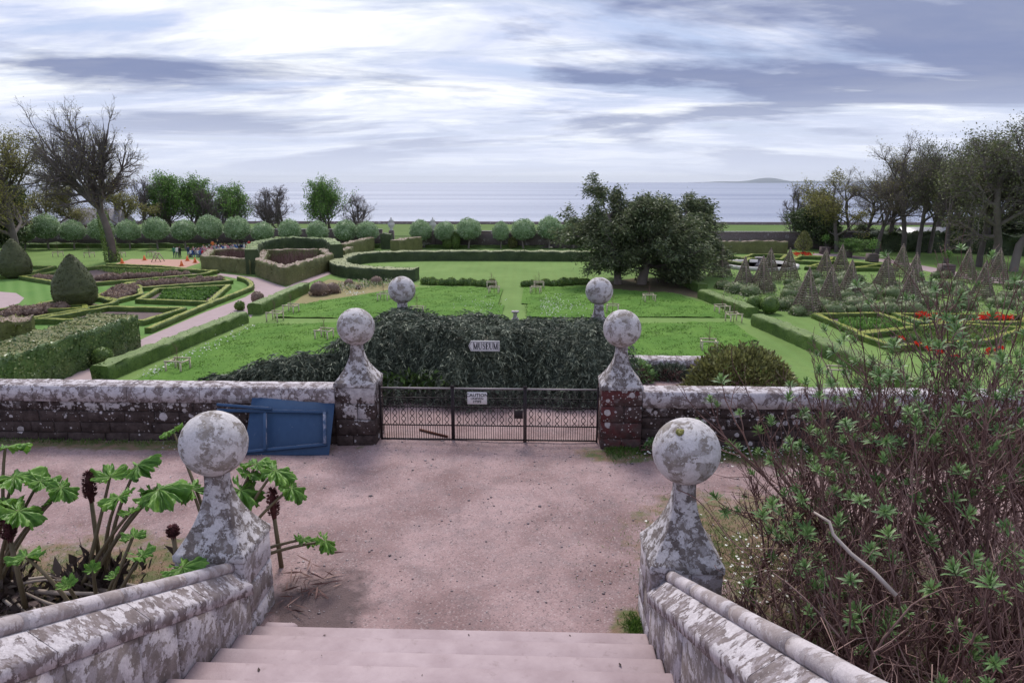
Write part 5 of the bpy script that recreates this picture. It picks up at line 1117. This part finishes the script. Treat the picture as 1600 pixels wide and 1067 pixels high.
# ---- grass and daisies at the wall feet and by the pillars
def blades(name, label, n, fn, h, mat='grass_blade'):
    Q = np.array([fn() for _ in range(n)]); Q = np.c_[Q, np.zeros(n)]; ax = rng.normal(0, .5, (n, 3)); ax[:, 2] = 1
    tag(stuff(MB().cards(Q, rng.uniform(.5, 1.3, n) * h, rng, axis=ax, aspect=.13, bend=.15).build(name, mat)), label, 'grass')
U = rng.uniform
blades('wall_grass', 'green grass strip at foot of terrace wall beside the red-stained pillar', 9000, lambda: (U(1.95, 8.5), 11.06 - abs(g(0, .24))), .085)
blades('wall_grass', 'sparse weeds at foot of terrace wall away from the blue panel', 2200, lambda: (U(-12, -4.4), 11.06 - abs(g(0, .10))), .07)
blades('worn_grass', 'worn thin grass between ball pillar and twiggy shrub', 9000, lambda: (3.5 + g(0, .75), 7.7 + g(0, .7)), .05); blades('worn_grass', 'thin grass under the twiggy shrub', 9000, lambda: (U(2.7, 7), U(3.2, 8)), .075)
blades('worn_grass', 'thin grass at the edge of the gunnera bed', 5000, lambda: (-4.6 + g(0, .8), 6.7 + g(0, .35)), .05); blades('grass_tuft', 'fresh green grass tuft at foot of yellow-flecked ball pillar by the steps', 500, lambda: (1.80 + g(0, .05), 6.22 + g(0, .10)), .08)
blades('grass_tuft', 'tall grass tuft on coping behind the wall near the blue panel', 260, lambda: (-5.9 + g(0, .5), 11.75 + g(0, .08)), .2)
def daisies(n, fn, label):
    Q = np.array([fn() for _ in range(n)]); P = np.c_[Q, U(.05, .10, n)]; m = MB(); an = np.arange(6) * math.pi / 3
    V = P[:, None] + np.stack([np.cos(an), np.sin(an), np.zeros(6)], -1)[None] * .017 + rng.normal(0, .004, (n, 6, 3)); m.add(V.reshape(-1, 3), np.arange(n * 6).reshape(n, 6), .8)
    tag(stuff(m.build('daisies', 'flower_white')), label, 'flowers')
daisies(200, lambda: (U(3.0, 5.2), 11.0 - abs(g(0, .3))), 'white daisies in grass strip under terrace wall near the twiggy shrub'); daisies(50, lambda: (2.75 + g(0, .13), 10.75 + g(0, .1)), 'white daisies beside the red-stained pillar'); daisies(260, lambda: (3.6 + g(0, .6), 7.2 + g(0, .7)), 'white daisies in worn grass between ball pillar and shrub')
leafball('wall_weed', 'leafy green weed between red-stained pillar and wall', (2.72, 10.85, 0), .17, .12, .22, 500, 'leaf_shrub', .06)
# loose stones on the gravel
n = 5200; Q = np.c_[U(-5.5, 4.5, n), U(6.0, 11.4, n)]; edge = (np.abs(Q[:, 1] - 10.9) < .45) | (np.abs(np.abs(Q[:, 0]) - 1.6) < .35) & (Q[:, 1] < 7.4); k = edge | (rng.random(n) < .35); Q = Q[k]; n = len(Q)
oc = np.array([(1, 0, 0), (0, 1, 0), (-1, 0, 0), (0, -1, 0), (0, 0, .7), (0, 0, -.7)]); s_ = rng.lognormal(-4.75, .42, n)
V = np.c_[Q, und(Q[:, 0], Q[:, 1]) + s_ * .3][:, None] + oc[None] * s_[:, None, None] * rng.uniform(.6, 1.3, (n, 6, 1)); F = np.array([(0, 1, 4), (1, 2, 4), (2, 3, 4), (3, 0, 4), (1, 0, 5), (2, 1, 5), (3, 2, 5), (0, 3, 5)])
tag(stuff(MB().add(V.reshape(-1, 3), (F[None] + (np.arange(n) * 6)[:, None, None]).reshape(-1, 3), np.repeat(rng.random(n), 8)).build('loose_stones', 'pebble')), 'loose small stones and grit on the pink gravel', 'stones')
# ---- gunnera
def gleaf(r_, size, cup, droop):
    """palmate, lobed, puckered leaf in local axes: blade around origin, +x away from the plant"""
    nl, nr = 132, 11; an = np.linspace(-2.8, 2.8, nl); lob = 3.5; ph = r_.uniform(-.2, .2)
    saw = np.abs(((an * 4.3 + ph) % 1) - .5) * 2
    edge = (.60 + .30 * np.abs(np.cos(an * lob + ph)) ** .55) * (1 + .17 * (saw - .5) + r_.normal(0, .03, nl)) * (.82 + .26 * np.cos(an / 2) ** 2)
    wr = np.convolve(r_.normal(0, 1, nl + 8), np.ones(5) / 5, 'same')[4:-4]; fold = r_.uniform(.10, .30)
    V = []
    for j in range(nr):
        q = j / (nr - 1); rad = size * edge * q
        z = size * (cup * q ** 1.6 + .13 * q * np.cos(an * lob * 2 + 2 * ph) + .07 * q * (saw - .5) + .06 * np.sin(an * 19 + q * 11) * q * (q > .2) - droop * q ** 2 * np.clip(np.cos(an), -.2, 1) - fold * q ** 2 * np.sin(an) ** 2 + .16 * q ** 2 * wr)
        V.append(np.stack([rad * np.cos(an), rad * np.sin(an), z], -1))
    V = np.array(V); i = np.arange(nr - 1)[:, None] * nl; j = np.arange(nl - 1)[None]; F = np.stack([i + j, i + nl + j, i + nl + j + 1, i + j + 1], -1).reshape(-1, 4)
    vein = .48 + .30 * np.cos(an * lob * 2 + 2 * ph)[None, :-1] * np.ones((nr - 1, 1)) + .22 * (saw[None, :-1] - .5) + r_.normal(0, .12, (nr - 1, nl - 1))
    return V.reshape(-1, 3), F, np.clip(vein, 0, 1).ravel()
def gunnera(label, base, leaves, spikes=()):
    b = np.array([*base, 0.0]); t = thing('gunnera', label, 'plant', b)
    for (px_, py_, Yd, size, pitch, az, cup) in leaves:
        c = D(px_, py_, Yd); size *= .95; V, F, A = gleaf(rng, size, cup, .28); rot = np.array((Matrix.Rotation(az, 3, 'Z') @ Matrix.Rotation(pitch, 3, 'Y')))
        lf = MB().add(V @ rot.T + c, F, A).build('leaf', 'leaf_gunnera', t, smooth=True)
        vn = MB()                                  # the main ribs, proud below and above the blade
        for a_ in np.linspace(-2.2, 2.2, 7):
            q = np.linspace(0, .8, 6); Pv = np.stack([size * .8 * q * math.cos(a_), size * .8 * q * math.sin(a_), size * (cup * q ** 1.6 - .16 * q ** 2 * max(math.cos(a_), -.2)) + .002], -1); vn.tube(Pv @ rot.T + c, np.linspace(.0045, .0012, 6), 4)
        vn.build('rib', 'gunnera_rib', lf, smooth=True)
        mid = (b + c) / 2 + np.array([(b[0] - c[0]) * .12, 0, .10]); s0 = b + np.append(rng.normal(0, .10, 2), 0); q = np.linspace(0, 1, 9)[:, None]
        Pp = (1 - q) ** 2 * s0 + 2 * q * (1 - q) * mid + q ** 2 * c; MB().tube(Pp, np.linspace(.026, .014, 9), 7).build('stalk', 'gunnera_stalk', t, smooth=True)
    for (px_, py_, Yd, h, r) in spikes:            # dark red cone-like flower spikes with bracts
        r *= .8; c = D(px_, py_, Yd); m = MB(); m.lathe([(r * .5, -.05), (r * .95, h * .2), (r, h * .45), (r * .75, h * .75), (r * .35, h * .95), (.004, h)], c, 12, .4, .004, rng)
        k = 260; z_ = rng.random(k); a_ = U(0, 6.28, k); rr = r * np.interp(z_, [0, .2, .45, .75, 1], [.7, .95, 1, .75, .1]); dd = np.stack([np.cos(a_), np.sin(a_), .5 + 0 * a_], -1)
        m.cards(c + np.stack([np.cos(a_) * rr, np.sin(a_) * rr, z_ * h], -1), .045, rng, axis=dd, aspect=.4); m.build('flower_spike', 'gunnera_spike', t)
        MB().tube([np.array([c[0] + U(-.05, .05), c[1], 0]), c], [.028, .022], 7).build('spike_stalk', 'gunnera_stalk', t)
    n = 240; P = b + np.c_[rng.normal(0, .16, n), rng.normal(0, .14, n), abs(rng.normal(0, .10, n))]; ax = rng.normal(0, .6, (n, 3)); ax[:, 2] = .8
    MB().cards(P, U(.1, .28, n), rng, axis=ax, aspect=.35).lathe([(.26, 0), (.2, .1), (.05, .2), (.01, .21)], b, 12, .3, .02, rng).build('crown_scales', 'litter', t)['kind'] = 'stuff'
PI = math.pi
gunnera('gunnera in the middle of bed, broad ragged leaves and dark flower spike', (-4.0, 6.75), [(215, 728, 7.0, .25, -.65, .5, -.05), (172, 745, 7.0, .24, -.35, 2.2, .22), (248, 765, 6.8, .34, -.25, .25, -.10), (186, 776, 6.6, .22, .1, 3.4, .1), (204, 800, 6.5, .13, 0, 3.0, .2), (236, 770, 6.9, .16, .2, -.3, .1)], [(142, 778, 6.9, .30, .05)])
gunnera('gunnera at the garden edge of bed, large drooping leaves', (-4.95, 6.5), [(8, 700, 6.9, .3, .1, 2.4, .05), (22, 745, 6.6, .34, -.1, 1.2, -.05), (62, 752, 6.6, .22, .25, .1, .1), (95, 762, 6.5, .2, .45, .0, .0), (-12, 790, 6.3, .34, .1, 2.8, 0.0), (28, 798, 6.2, .28, .35, .3, .05), (80, 785, 6.5, .10, -.9, .2, .5)], [(15, 840, 6.2, .26, .055)])
gunnera('gunnera beside the ball pillar with crumpled bright leaves', (-2.75, 6.95), [(430, 735, 7.3, .27, .25, .2, .06), (400, 725, 7.5, .24, -.1, 1.2, .05), (455, 762, 7.2, .22, .5, -.1, .0), (375, 765, 7.2, .30, .3, -.4, -.05), (300, 765, 7.2, .24, -.5, 2.6, .0), (270, 672, 7.7, .18, .3, 3.0, .05), (475, 842, 7.0, .16, .2, .6, .05), (508, 845, 6.9, .17, .6, .0, .0), (390, 740, 7.4, .20, .2, .5, .12)], [(428, 805, 7.2, .32, .05)])
gunnera('young gunnera with small folded leaves close behind the parapet', (-3.3, 5.75), [(222, 868, 5.9, .15, -.4, .4, .35), (285, 886, 5.7, .24, -.25, .2, .05), (208, 838, 6.1, .15, -.2, 2.0, .2), (105, 915, 5.5, .11, -.5, 1.4, .5), (145, 890, 5.7, .09, -.7, 2, .6), (180, 900, 5.6, .09, -.7, .5, .6), (40, 870, 5.8, .2, -.1, 2.4, .05)], [(271, 838, 6.0, .10, .035)])
# dead stalks and litter of the bed
t = None
k = 60
for i in range(k):
    c = np.array([U(-5.3, -2.75), U(4.7, 6.5), U(.02, .14)]); a_ = U(-.7, .7) + (PI if rng.random() < .5 else 0); L_ = U(.4, 1.0); d = np.array([math.cos(a_), math.sin(a_), U(-.08, .22)])
    q = np.linspace(0, 1, 5)[:, None]; P = c + d * L_ * q + np.array([0, 0, .10]) * (q * (1 - q)) * U(-1, 1.5); P[:, 2] = np.maximum(P[:, 2], .012)
    tag(MB().tube(P, np.linspace(.024, .014, 5) * U(.6, 1.3), 6, a=U(0, 1)).build('dead_stalk', 'dry_stem', loc=c, smooth=True), 'bleached dead gunnera stalk lying in the bed litter', 'stalk', 'dead stalks in the gunnera bed')
n = 5000; P = np.c_[U(-5.8, -2.5, n), U(4.2, 6.7, n), abs(rng.normal(0, .06, n))]; ax = rng.normal(size=(n, 3)); ax[:, 2] *= .35
tag(stuff(MB().cards(P, U(.04, .16, n), rng, axis=ax, aspect=.4).build('leaf_litter', 'litter')), 'dark rotting leaf litter covering the gunnera bed', 'litter')
struct(grid_sheet(-6.2, -2.36, 3.0, 6.75, .12, lambda X, Y: .03 + .035 * np.sin(X * 5) * np.sin(Y * 6) + rng.normal(0, .012, X.shape) - .12 * np.clip(Y - 6.3, 0, 1)).build('bed_mulch', 'soil', smooth=True))
n = 70; P = np.c_[rng.normal(-1.68, .13, n), rng.normal(6.75, .25, n), U(.01, .07, n)]; ax = rng.normal(size=(n, 3)); ax[:, 2] *= .3
tag(stuff(MB().cards(P, U(.08, .3, n), rng, axis=ax, aspect=.09).build('dry_twigs', 'twig')), 'little heap of dry twigs beside the ball pillar and gunnera', 'twigs')
# ---- tall twiggy shrub on the right
def shrub(label, seed, n0, xr, yr, hfn, n_ros):
    r_ = np.random.default_rng(seed); S = np.c_[r_.uniform(*xr, n0), r_.uniform(*yr, n0), np.zeros(n0) - .02]; H = np.array([hfn(*s_[:2]) for s_ in S]) * r_.uniform(.72, 1.05, n0)
    t = thing('twiggy_shrub', label, 'shrub', (np.mean(xr), np.mean(yr), 0)); d = r_.normal(0, .30, (n0, 3)); d[:, 2] = 1
    lv = grow(r_, S, d, H * .62, r_.uniform(.011, .021, n0), [dict(nseg=6, wander=.13, up=.06, taper=.6, kids=5, t0=.35, angle=34, lratio=.62, rratio=.72, sides=6), dict(nseg=5, wander=.15, up=.14, taper=.6, kids=3, t0=.3, angle=34, lratio=.6, rratio=.75, sides=5), dict(nseg=4, wander=.17, up=.16, taper=.6, kids=3, t0=.2, angle=36, lratio=.6, rratio=.7, sides=4), dict(nseg=3, wander=.2, up=.12, taper=.5, kids=0, sides=3)])
    for q, nm in ((0, 'stems'), (1, 'branches'), (2, 'twigs'), (3, 'fine_twigs')):
        P, rr, sd_ = lv[q]; stuff(MB().tubes(P, np.maximum(rr, .0032), sd_, r_.random(len(P))).build(nm, 'twig', t))
    k = n0 * 16; s0 = S[r_.integers(0, n0, k)] + np.c_[r_.normal(0, .3, (k, 2)), r_.uniform(.1, 1.2, k)]; dd = r_.normal(0, .7, (k, 3)); dd[:, 2] += .5; dd = unit(dd) * r_.uniform(.15, .6, (k, 1))
    stuff(MB().tubes(np.stack([s0, s0 + dd * .5 + r_.normal(0, .03, (k, 3)), s0 + dd], 1), np.repeat([[.005, .0035, .002]], k, 0), 3, r_.random(k) * .6 + .4).build('dead_twigs', 'twig', t))
    P, rr, _ = lv[2]; tips = P[:, -1]; dirs = unit(P[:, -1] - P[:, -2]); return t, tips, dirs
def rosette(seed, n=24, L=.118):
    r_ = np.random.default_rng(seed); m = MB()
    for i in range(n):
        q = i / n; el = .15 + 1.15 * q; az = i * 2.4; ln = L * (1.05 - .55 * q) * r_.uniform(.8, 1.15); z0 = -.06 + .07 * q; ca, sa = math.cos(az), math.sin(az); w_ = ln * .12
        pts = [(0, 0), (.35, .05 * 1), (.72, .02), (1.0, -.06)]; V = []
        for (u_, dz), ww in zip(pts, (.35, 1.0, .75, .02)):
            x = ln * u_ * math.cos(el); z = z0 + ln * (u_ * math.sin(el) + dz)
            for s_ in (-1, 1): V.append((x * ca - s_ * ww * w_ * sa, x * sa + s_ * ww * w_ * ca, z + .004 * abs(s_)))
        m.add(V, [(0, 2, 3, 1), (2, 4, 5, 3), (4, 6, 7, 5)], np.clip(.3 + .5 * q + r_.normal(0, .12), 0, 1))
    return m
hR = lambda x, y: float(np.clip(1.55 + .60 * (x - 2.7), 1.0, 3.5)) 
SH = [shrub('tall twiggy green-tipped shrub rising beside the parapet and pale broken branch', 61, 66, (3.2, 4.8), (3.9, 7.4), lambda x, y: float(np.clip(1.5 + .72 * (x - 2.7), 1.1, 3.0)), 0),
      shrub('taller leafy-tipped shrub behind, towards the terrace wall', 62, 52, (4.2, 6.6), (5.6, 8.8), lambda x, y: float(np.clip(2.7 + .62 * (x - 4.0), 2.2, 4.4)), 0),
      shrub('dense low tangle of bare brown twigs beside the parapet coping', 63, 60, (2.75, 4.5), (2.3, 5.9), lambda x, y: .9 + .35 * (x - 2.6), 0)]
protos = [rosette(s_) for s_ in range(4)]; pm = [p.build('leaf_rosette', 'leaf_shrub', None, local=True) for p in protos]
for (t, tips, dirs), share, frac in zip(SH, (110, 130, 30), (.22, .56, .05)):
    idx = rng.permutation(len(tips))[:int(len(tips) * frac)]; c0 = np.array(t.location); dist = np.linalg.norm(tips[idx] - CAM, axis=1); order = idx[np.argsort(dist)]; big, rest = order[:share], order[share:]
    for j, i in enumerate(big):
        q = Vector((0, 0, 1)).rotation_difference(Vector(dirs[i])).to_euler(); inst(pm[j % 4], t, Vector(tips[i] - c0), (q.x, q.y, q.z + 0), (rng.uniform(.5, 1.1), rng.uniform(.5, 1.1), rng.uniform(.6, 1.2)))
    m = MB()
    for i in rest:
        V = np.concatenate(protos[i % 4].V); F = np.concatenate(protos[i % 4].F); A = np.concatenate(protos[i % 4].A); R3 = np.array(Vector((0, 0, 1)).rotation_difference(Vector(dirs[i])).to_matrix())
        m.add(V @ R3.T * rng.uniform(.6, 1.1) + tips[i], F, np.clip(A + rng.normal(0, .12), 0, 1))
    stuff(m.build('further_rosettes', 'leaf_shrub', t))
for o in pm: bpy.data.objects.remove(o)
# loose pale branch and bramble arching from the shrub
pts = [D(1272, 800, 4.6), D(1296, 815, 4.5), D(1302, 835, 4.45), D(1330, 865, 4.35), D(1365, 893, 4.25), D(1400, 930, 4.15)]; tag(MB().tube(np.array(pts), [.008, .011, .012, .014, .015, .016], 7, a=.9).build('pale_branch', 'dry_stem', loc=pts[0], smooth=True), 'pale bare broken branch poking out of the twiggy shrub', 'branch')
pts = [D(1060, 765, 5.95), D(1086, 778, 5.8), D(1112, 805, 5.6), D(1140, 842, 5.4), D(1172, 868, 5.2)]; tag(MB().tube(smooth_path(pts, 16), .005, 5, a=.4).build('bramble_runner', 'twig', loc=pts[0], smooth=True), 'thin bramble runner arching past the yellow-flecked ball pillar', 'bramble')
# ---- people
def person_mesh(joints, edges, name):
    me = bpy.data.meshes.new(name); me.from_pydata([j[:3] for j in joints], edges, []); o = bpy.data.objects.new(name, me); col.objects.link(o)
    md = o.modifiers.new('s', 'SKIN'); 
    for v_, j in zip(me.skin_vertices[0].data, joints): v_.radius = (j[3], j[4] if len(j) > 4 else j[3])
    me.skin_vertices[0].data[0].use_root = True; sb = o.modifiers.new('d', 'SUBSURF'); sb.levels = sb.render_levels = 1
    m2 = bpy.data.meshes.new_from_object(o.evaluated_get(bpy.context.evaluated_depsgraph_get())); bpy.data.objects.remove(o); return m2
ST = [(0, 0, .95, .15, .11), (0, 0, 1.2, .15, .11), (0, 0, 1.42, .17, .10), (0, 0, 1.52, .06), (0, -.01, 1.64, .10, .11), (0, 0, 1.74, .06),
      (-.10, 0, .88, .09), (-.11, 0, .48, .065), (-.11, .02, .08, .05), (-.12, -.13, .04, .045), (.10, 0, .88, .09), (.11, -.03, .48, .065), (.12, 0, .08, .05), (.13, -.15, .04, .045),
      (-.20, 0, 1.40, .06), (-.26, .02, 1.14, .05), (-.22, -.10, .92, .038), (.20, 0, 1.40, .06), (.27, .02, 1.14, .05), (.20, -.12, .94, .038)]
ED = [(0, 1), (1, 2), (2, 3), (3, 4), (4, 5), (0, 6), (6, 7), (7, 8), (8, 9), (0, 10), (10, 11), (11, 12), (12, 13), (2, 14), (14, 15), (15, 16), (2, 17), (17, 18), (18, 19)]
SE = [(x, y, z - .48, *r) for x, y, z, *r in ST]
for i, p in {7: (-.12, -.42, .46), 8: (-.12, -.45, .08), 9: (-.13, -.58, .04), 11: (.12, -.42, .46), 12: (.12, -.45, .08), 13: (.13, -.58, .04), 6: (-.1, -.05, .46), 10: (.1, -.05, .46), 16: (-.15, -.28, .55), 19: (.15, -.28, .55)}.items(): SE[i] = (*p, *SE[i][3:])
def zoned(me, z_tr, z_sk):
    for n_ in ('skin', 'skin', 'skin'): me.materials.append(MAT[n_])
    for p in me.polygons: z = p.center.z; p.material_index = 1 if z < z_tr else (2 if z > z_sk else 0); p.use_smooth = True
    return me
stand = zoned(person_mesh(ST, ED, 'standing_body'), .93, 1.50); seat = zoned(person_mesh(SE, ED, 'seated_body'), .52, 1.02)
for k, c in dict(red=(.5, .04, .05), orange=(.75, .2, .06), white=(.7, .7, .72), blue=(.05, .12, .35), black=(.02, .02, .025), green=(.03, .18, .11), pink=(.6, .25, .32), purple=(.2, .10, .28), grey=(.28, .28, .32), navy=(.025, .035, .09), denim=(.09, .13, .24), khaki=(.25, .2, .12), brown=(.07, .04, .03), fair=(.32, .22, .11)).items(): m_plain('cloth_' + k, c, .9)
def hair_mesh(zt):
    return MB().lathe([(.075, zt - .20), (.108, zt - .12), (.108, zt - .03), (.08, zt + .035), (.005, zt + .06)], (0, .02, 0), 10)
def person(me, c, rz, top, bottom, hair, label, group=None, zt=1.72):
    o = bpy.data.objects.new('person', me); col.objects.link(o); o.location = c; o.rotation_euler = (0, 0, rz); tag(o, label, 'person', group)
    for i, mt in enumerate(('cloth_' + top, 'cloth_' + bottom, 'skin')): o.material_slots[i].link = 'OBJECT'; o.material_slots[i].material = MAT[mt]
    h = HAIR[zt].copy(); h.data = HAIR[zt].data; col.objects.link(h); h.parent = o; h.material_slots[0].link = 'OBJECT'; h.material_slots[0].material = MAT['cloth_' + hair]; return o
HAIR = {1.72: hair_mesh(1.72).build('hair', 'cloth_brown', None, True, local=True), 1.24: hair_mesh(1.24).build('hair', 'cloth_brown', None, True, local=True)}
for a, b, tp, bt_, lab, rz in ((273, 403, 'green', 'navy', 'person in green jacket standing at end of the seated crowd', .3), (278, 403, 'white', 'navy', 'person in white top standing behind the green jacket', .5), (282, 403, 'black', 'black', 'person in black standing at end of the seated crowd', -.2), (295, 402, 'navy', 'denim', 'person in navy standing before the first bench', .4), (333, 392, 'orange', 'grey', 'person in orange jacket standing behind the crowd', 0), (341, 391, 'black', 'navy', 'person in black standing beside the orange jacket', .2), (390, 391.5, 'red', 'black', 'person in bright red jacket standing behind the hornbeam block', .1)):
    person(stand, G(a, b), rz, tp, bt_, rng.choice(['brown', 'fair', 'black']), lab)
cols = ['red', 'white', 'blue', 'black', 'pink', 'purple', 'grey', 'navy', 'white', 'pink']
for row, (a0, a1, b0, b1, k) in enumerate(((298, 320, 402, 402, 8), (303, 345, 398, 397.5, 12), (318, 374, 395, 394.5, 14), (338, 386, 392.5, 392, 12))):
    A, B = G(a0 - 2, b0), G(a1 + 2, b1); t = thing('bench', ['low bench of the front row of spectators', 'low bench of the second row of spectators', 'low bench of the third row of spectators', 'low bench of the back row of spectators'][row], 'bench', A); d = unit(B - A); s_ = np.array([-d[1], d[0], 0])
    MB().hexa([A + d * u_ * np.linalg.norm(B - A) + s_ * v_ + np.array([0, 0, z_]) for z_ in (.36, .41) for v_ in (-.05, .28) for u_ in (0, 1)], .006).build('seat', 'wood_grey', t)
    for u_ in (.05, .5, .95): q = A + (B - A) * u_; MB().box(q[0] - .05, q[0] + .05, q[1], q[1] + .25, GZ, GZ + .37).build('leg', 'wood_grey', t)
    for j in range(k):
        c = A + (B - A) * ((j + .5 + rng.normal(0, .12)) / k) + s_ * .08; tp = cols[rng.integers(0, 10)]
        person(seat, c, rng.normal(.2, .4), tp, rng.choice(['navy', 'denim', 'black', 'khaki']), rng.choice(['brown', 'fair', 'black', 'grey']), 'spectator in %s top seated in the %s row' % (tp, ['front', 'second', 'third', 'back'][row]), 'seated spectators', 1.24)
for h in HAIR.values(): bpy.data.objects.remove(h)
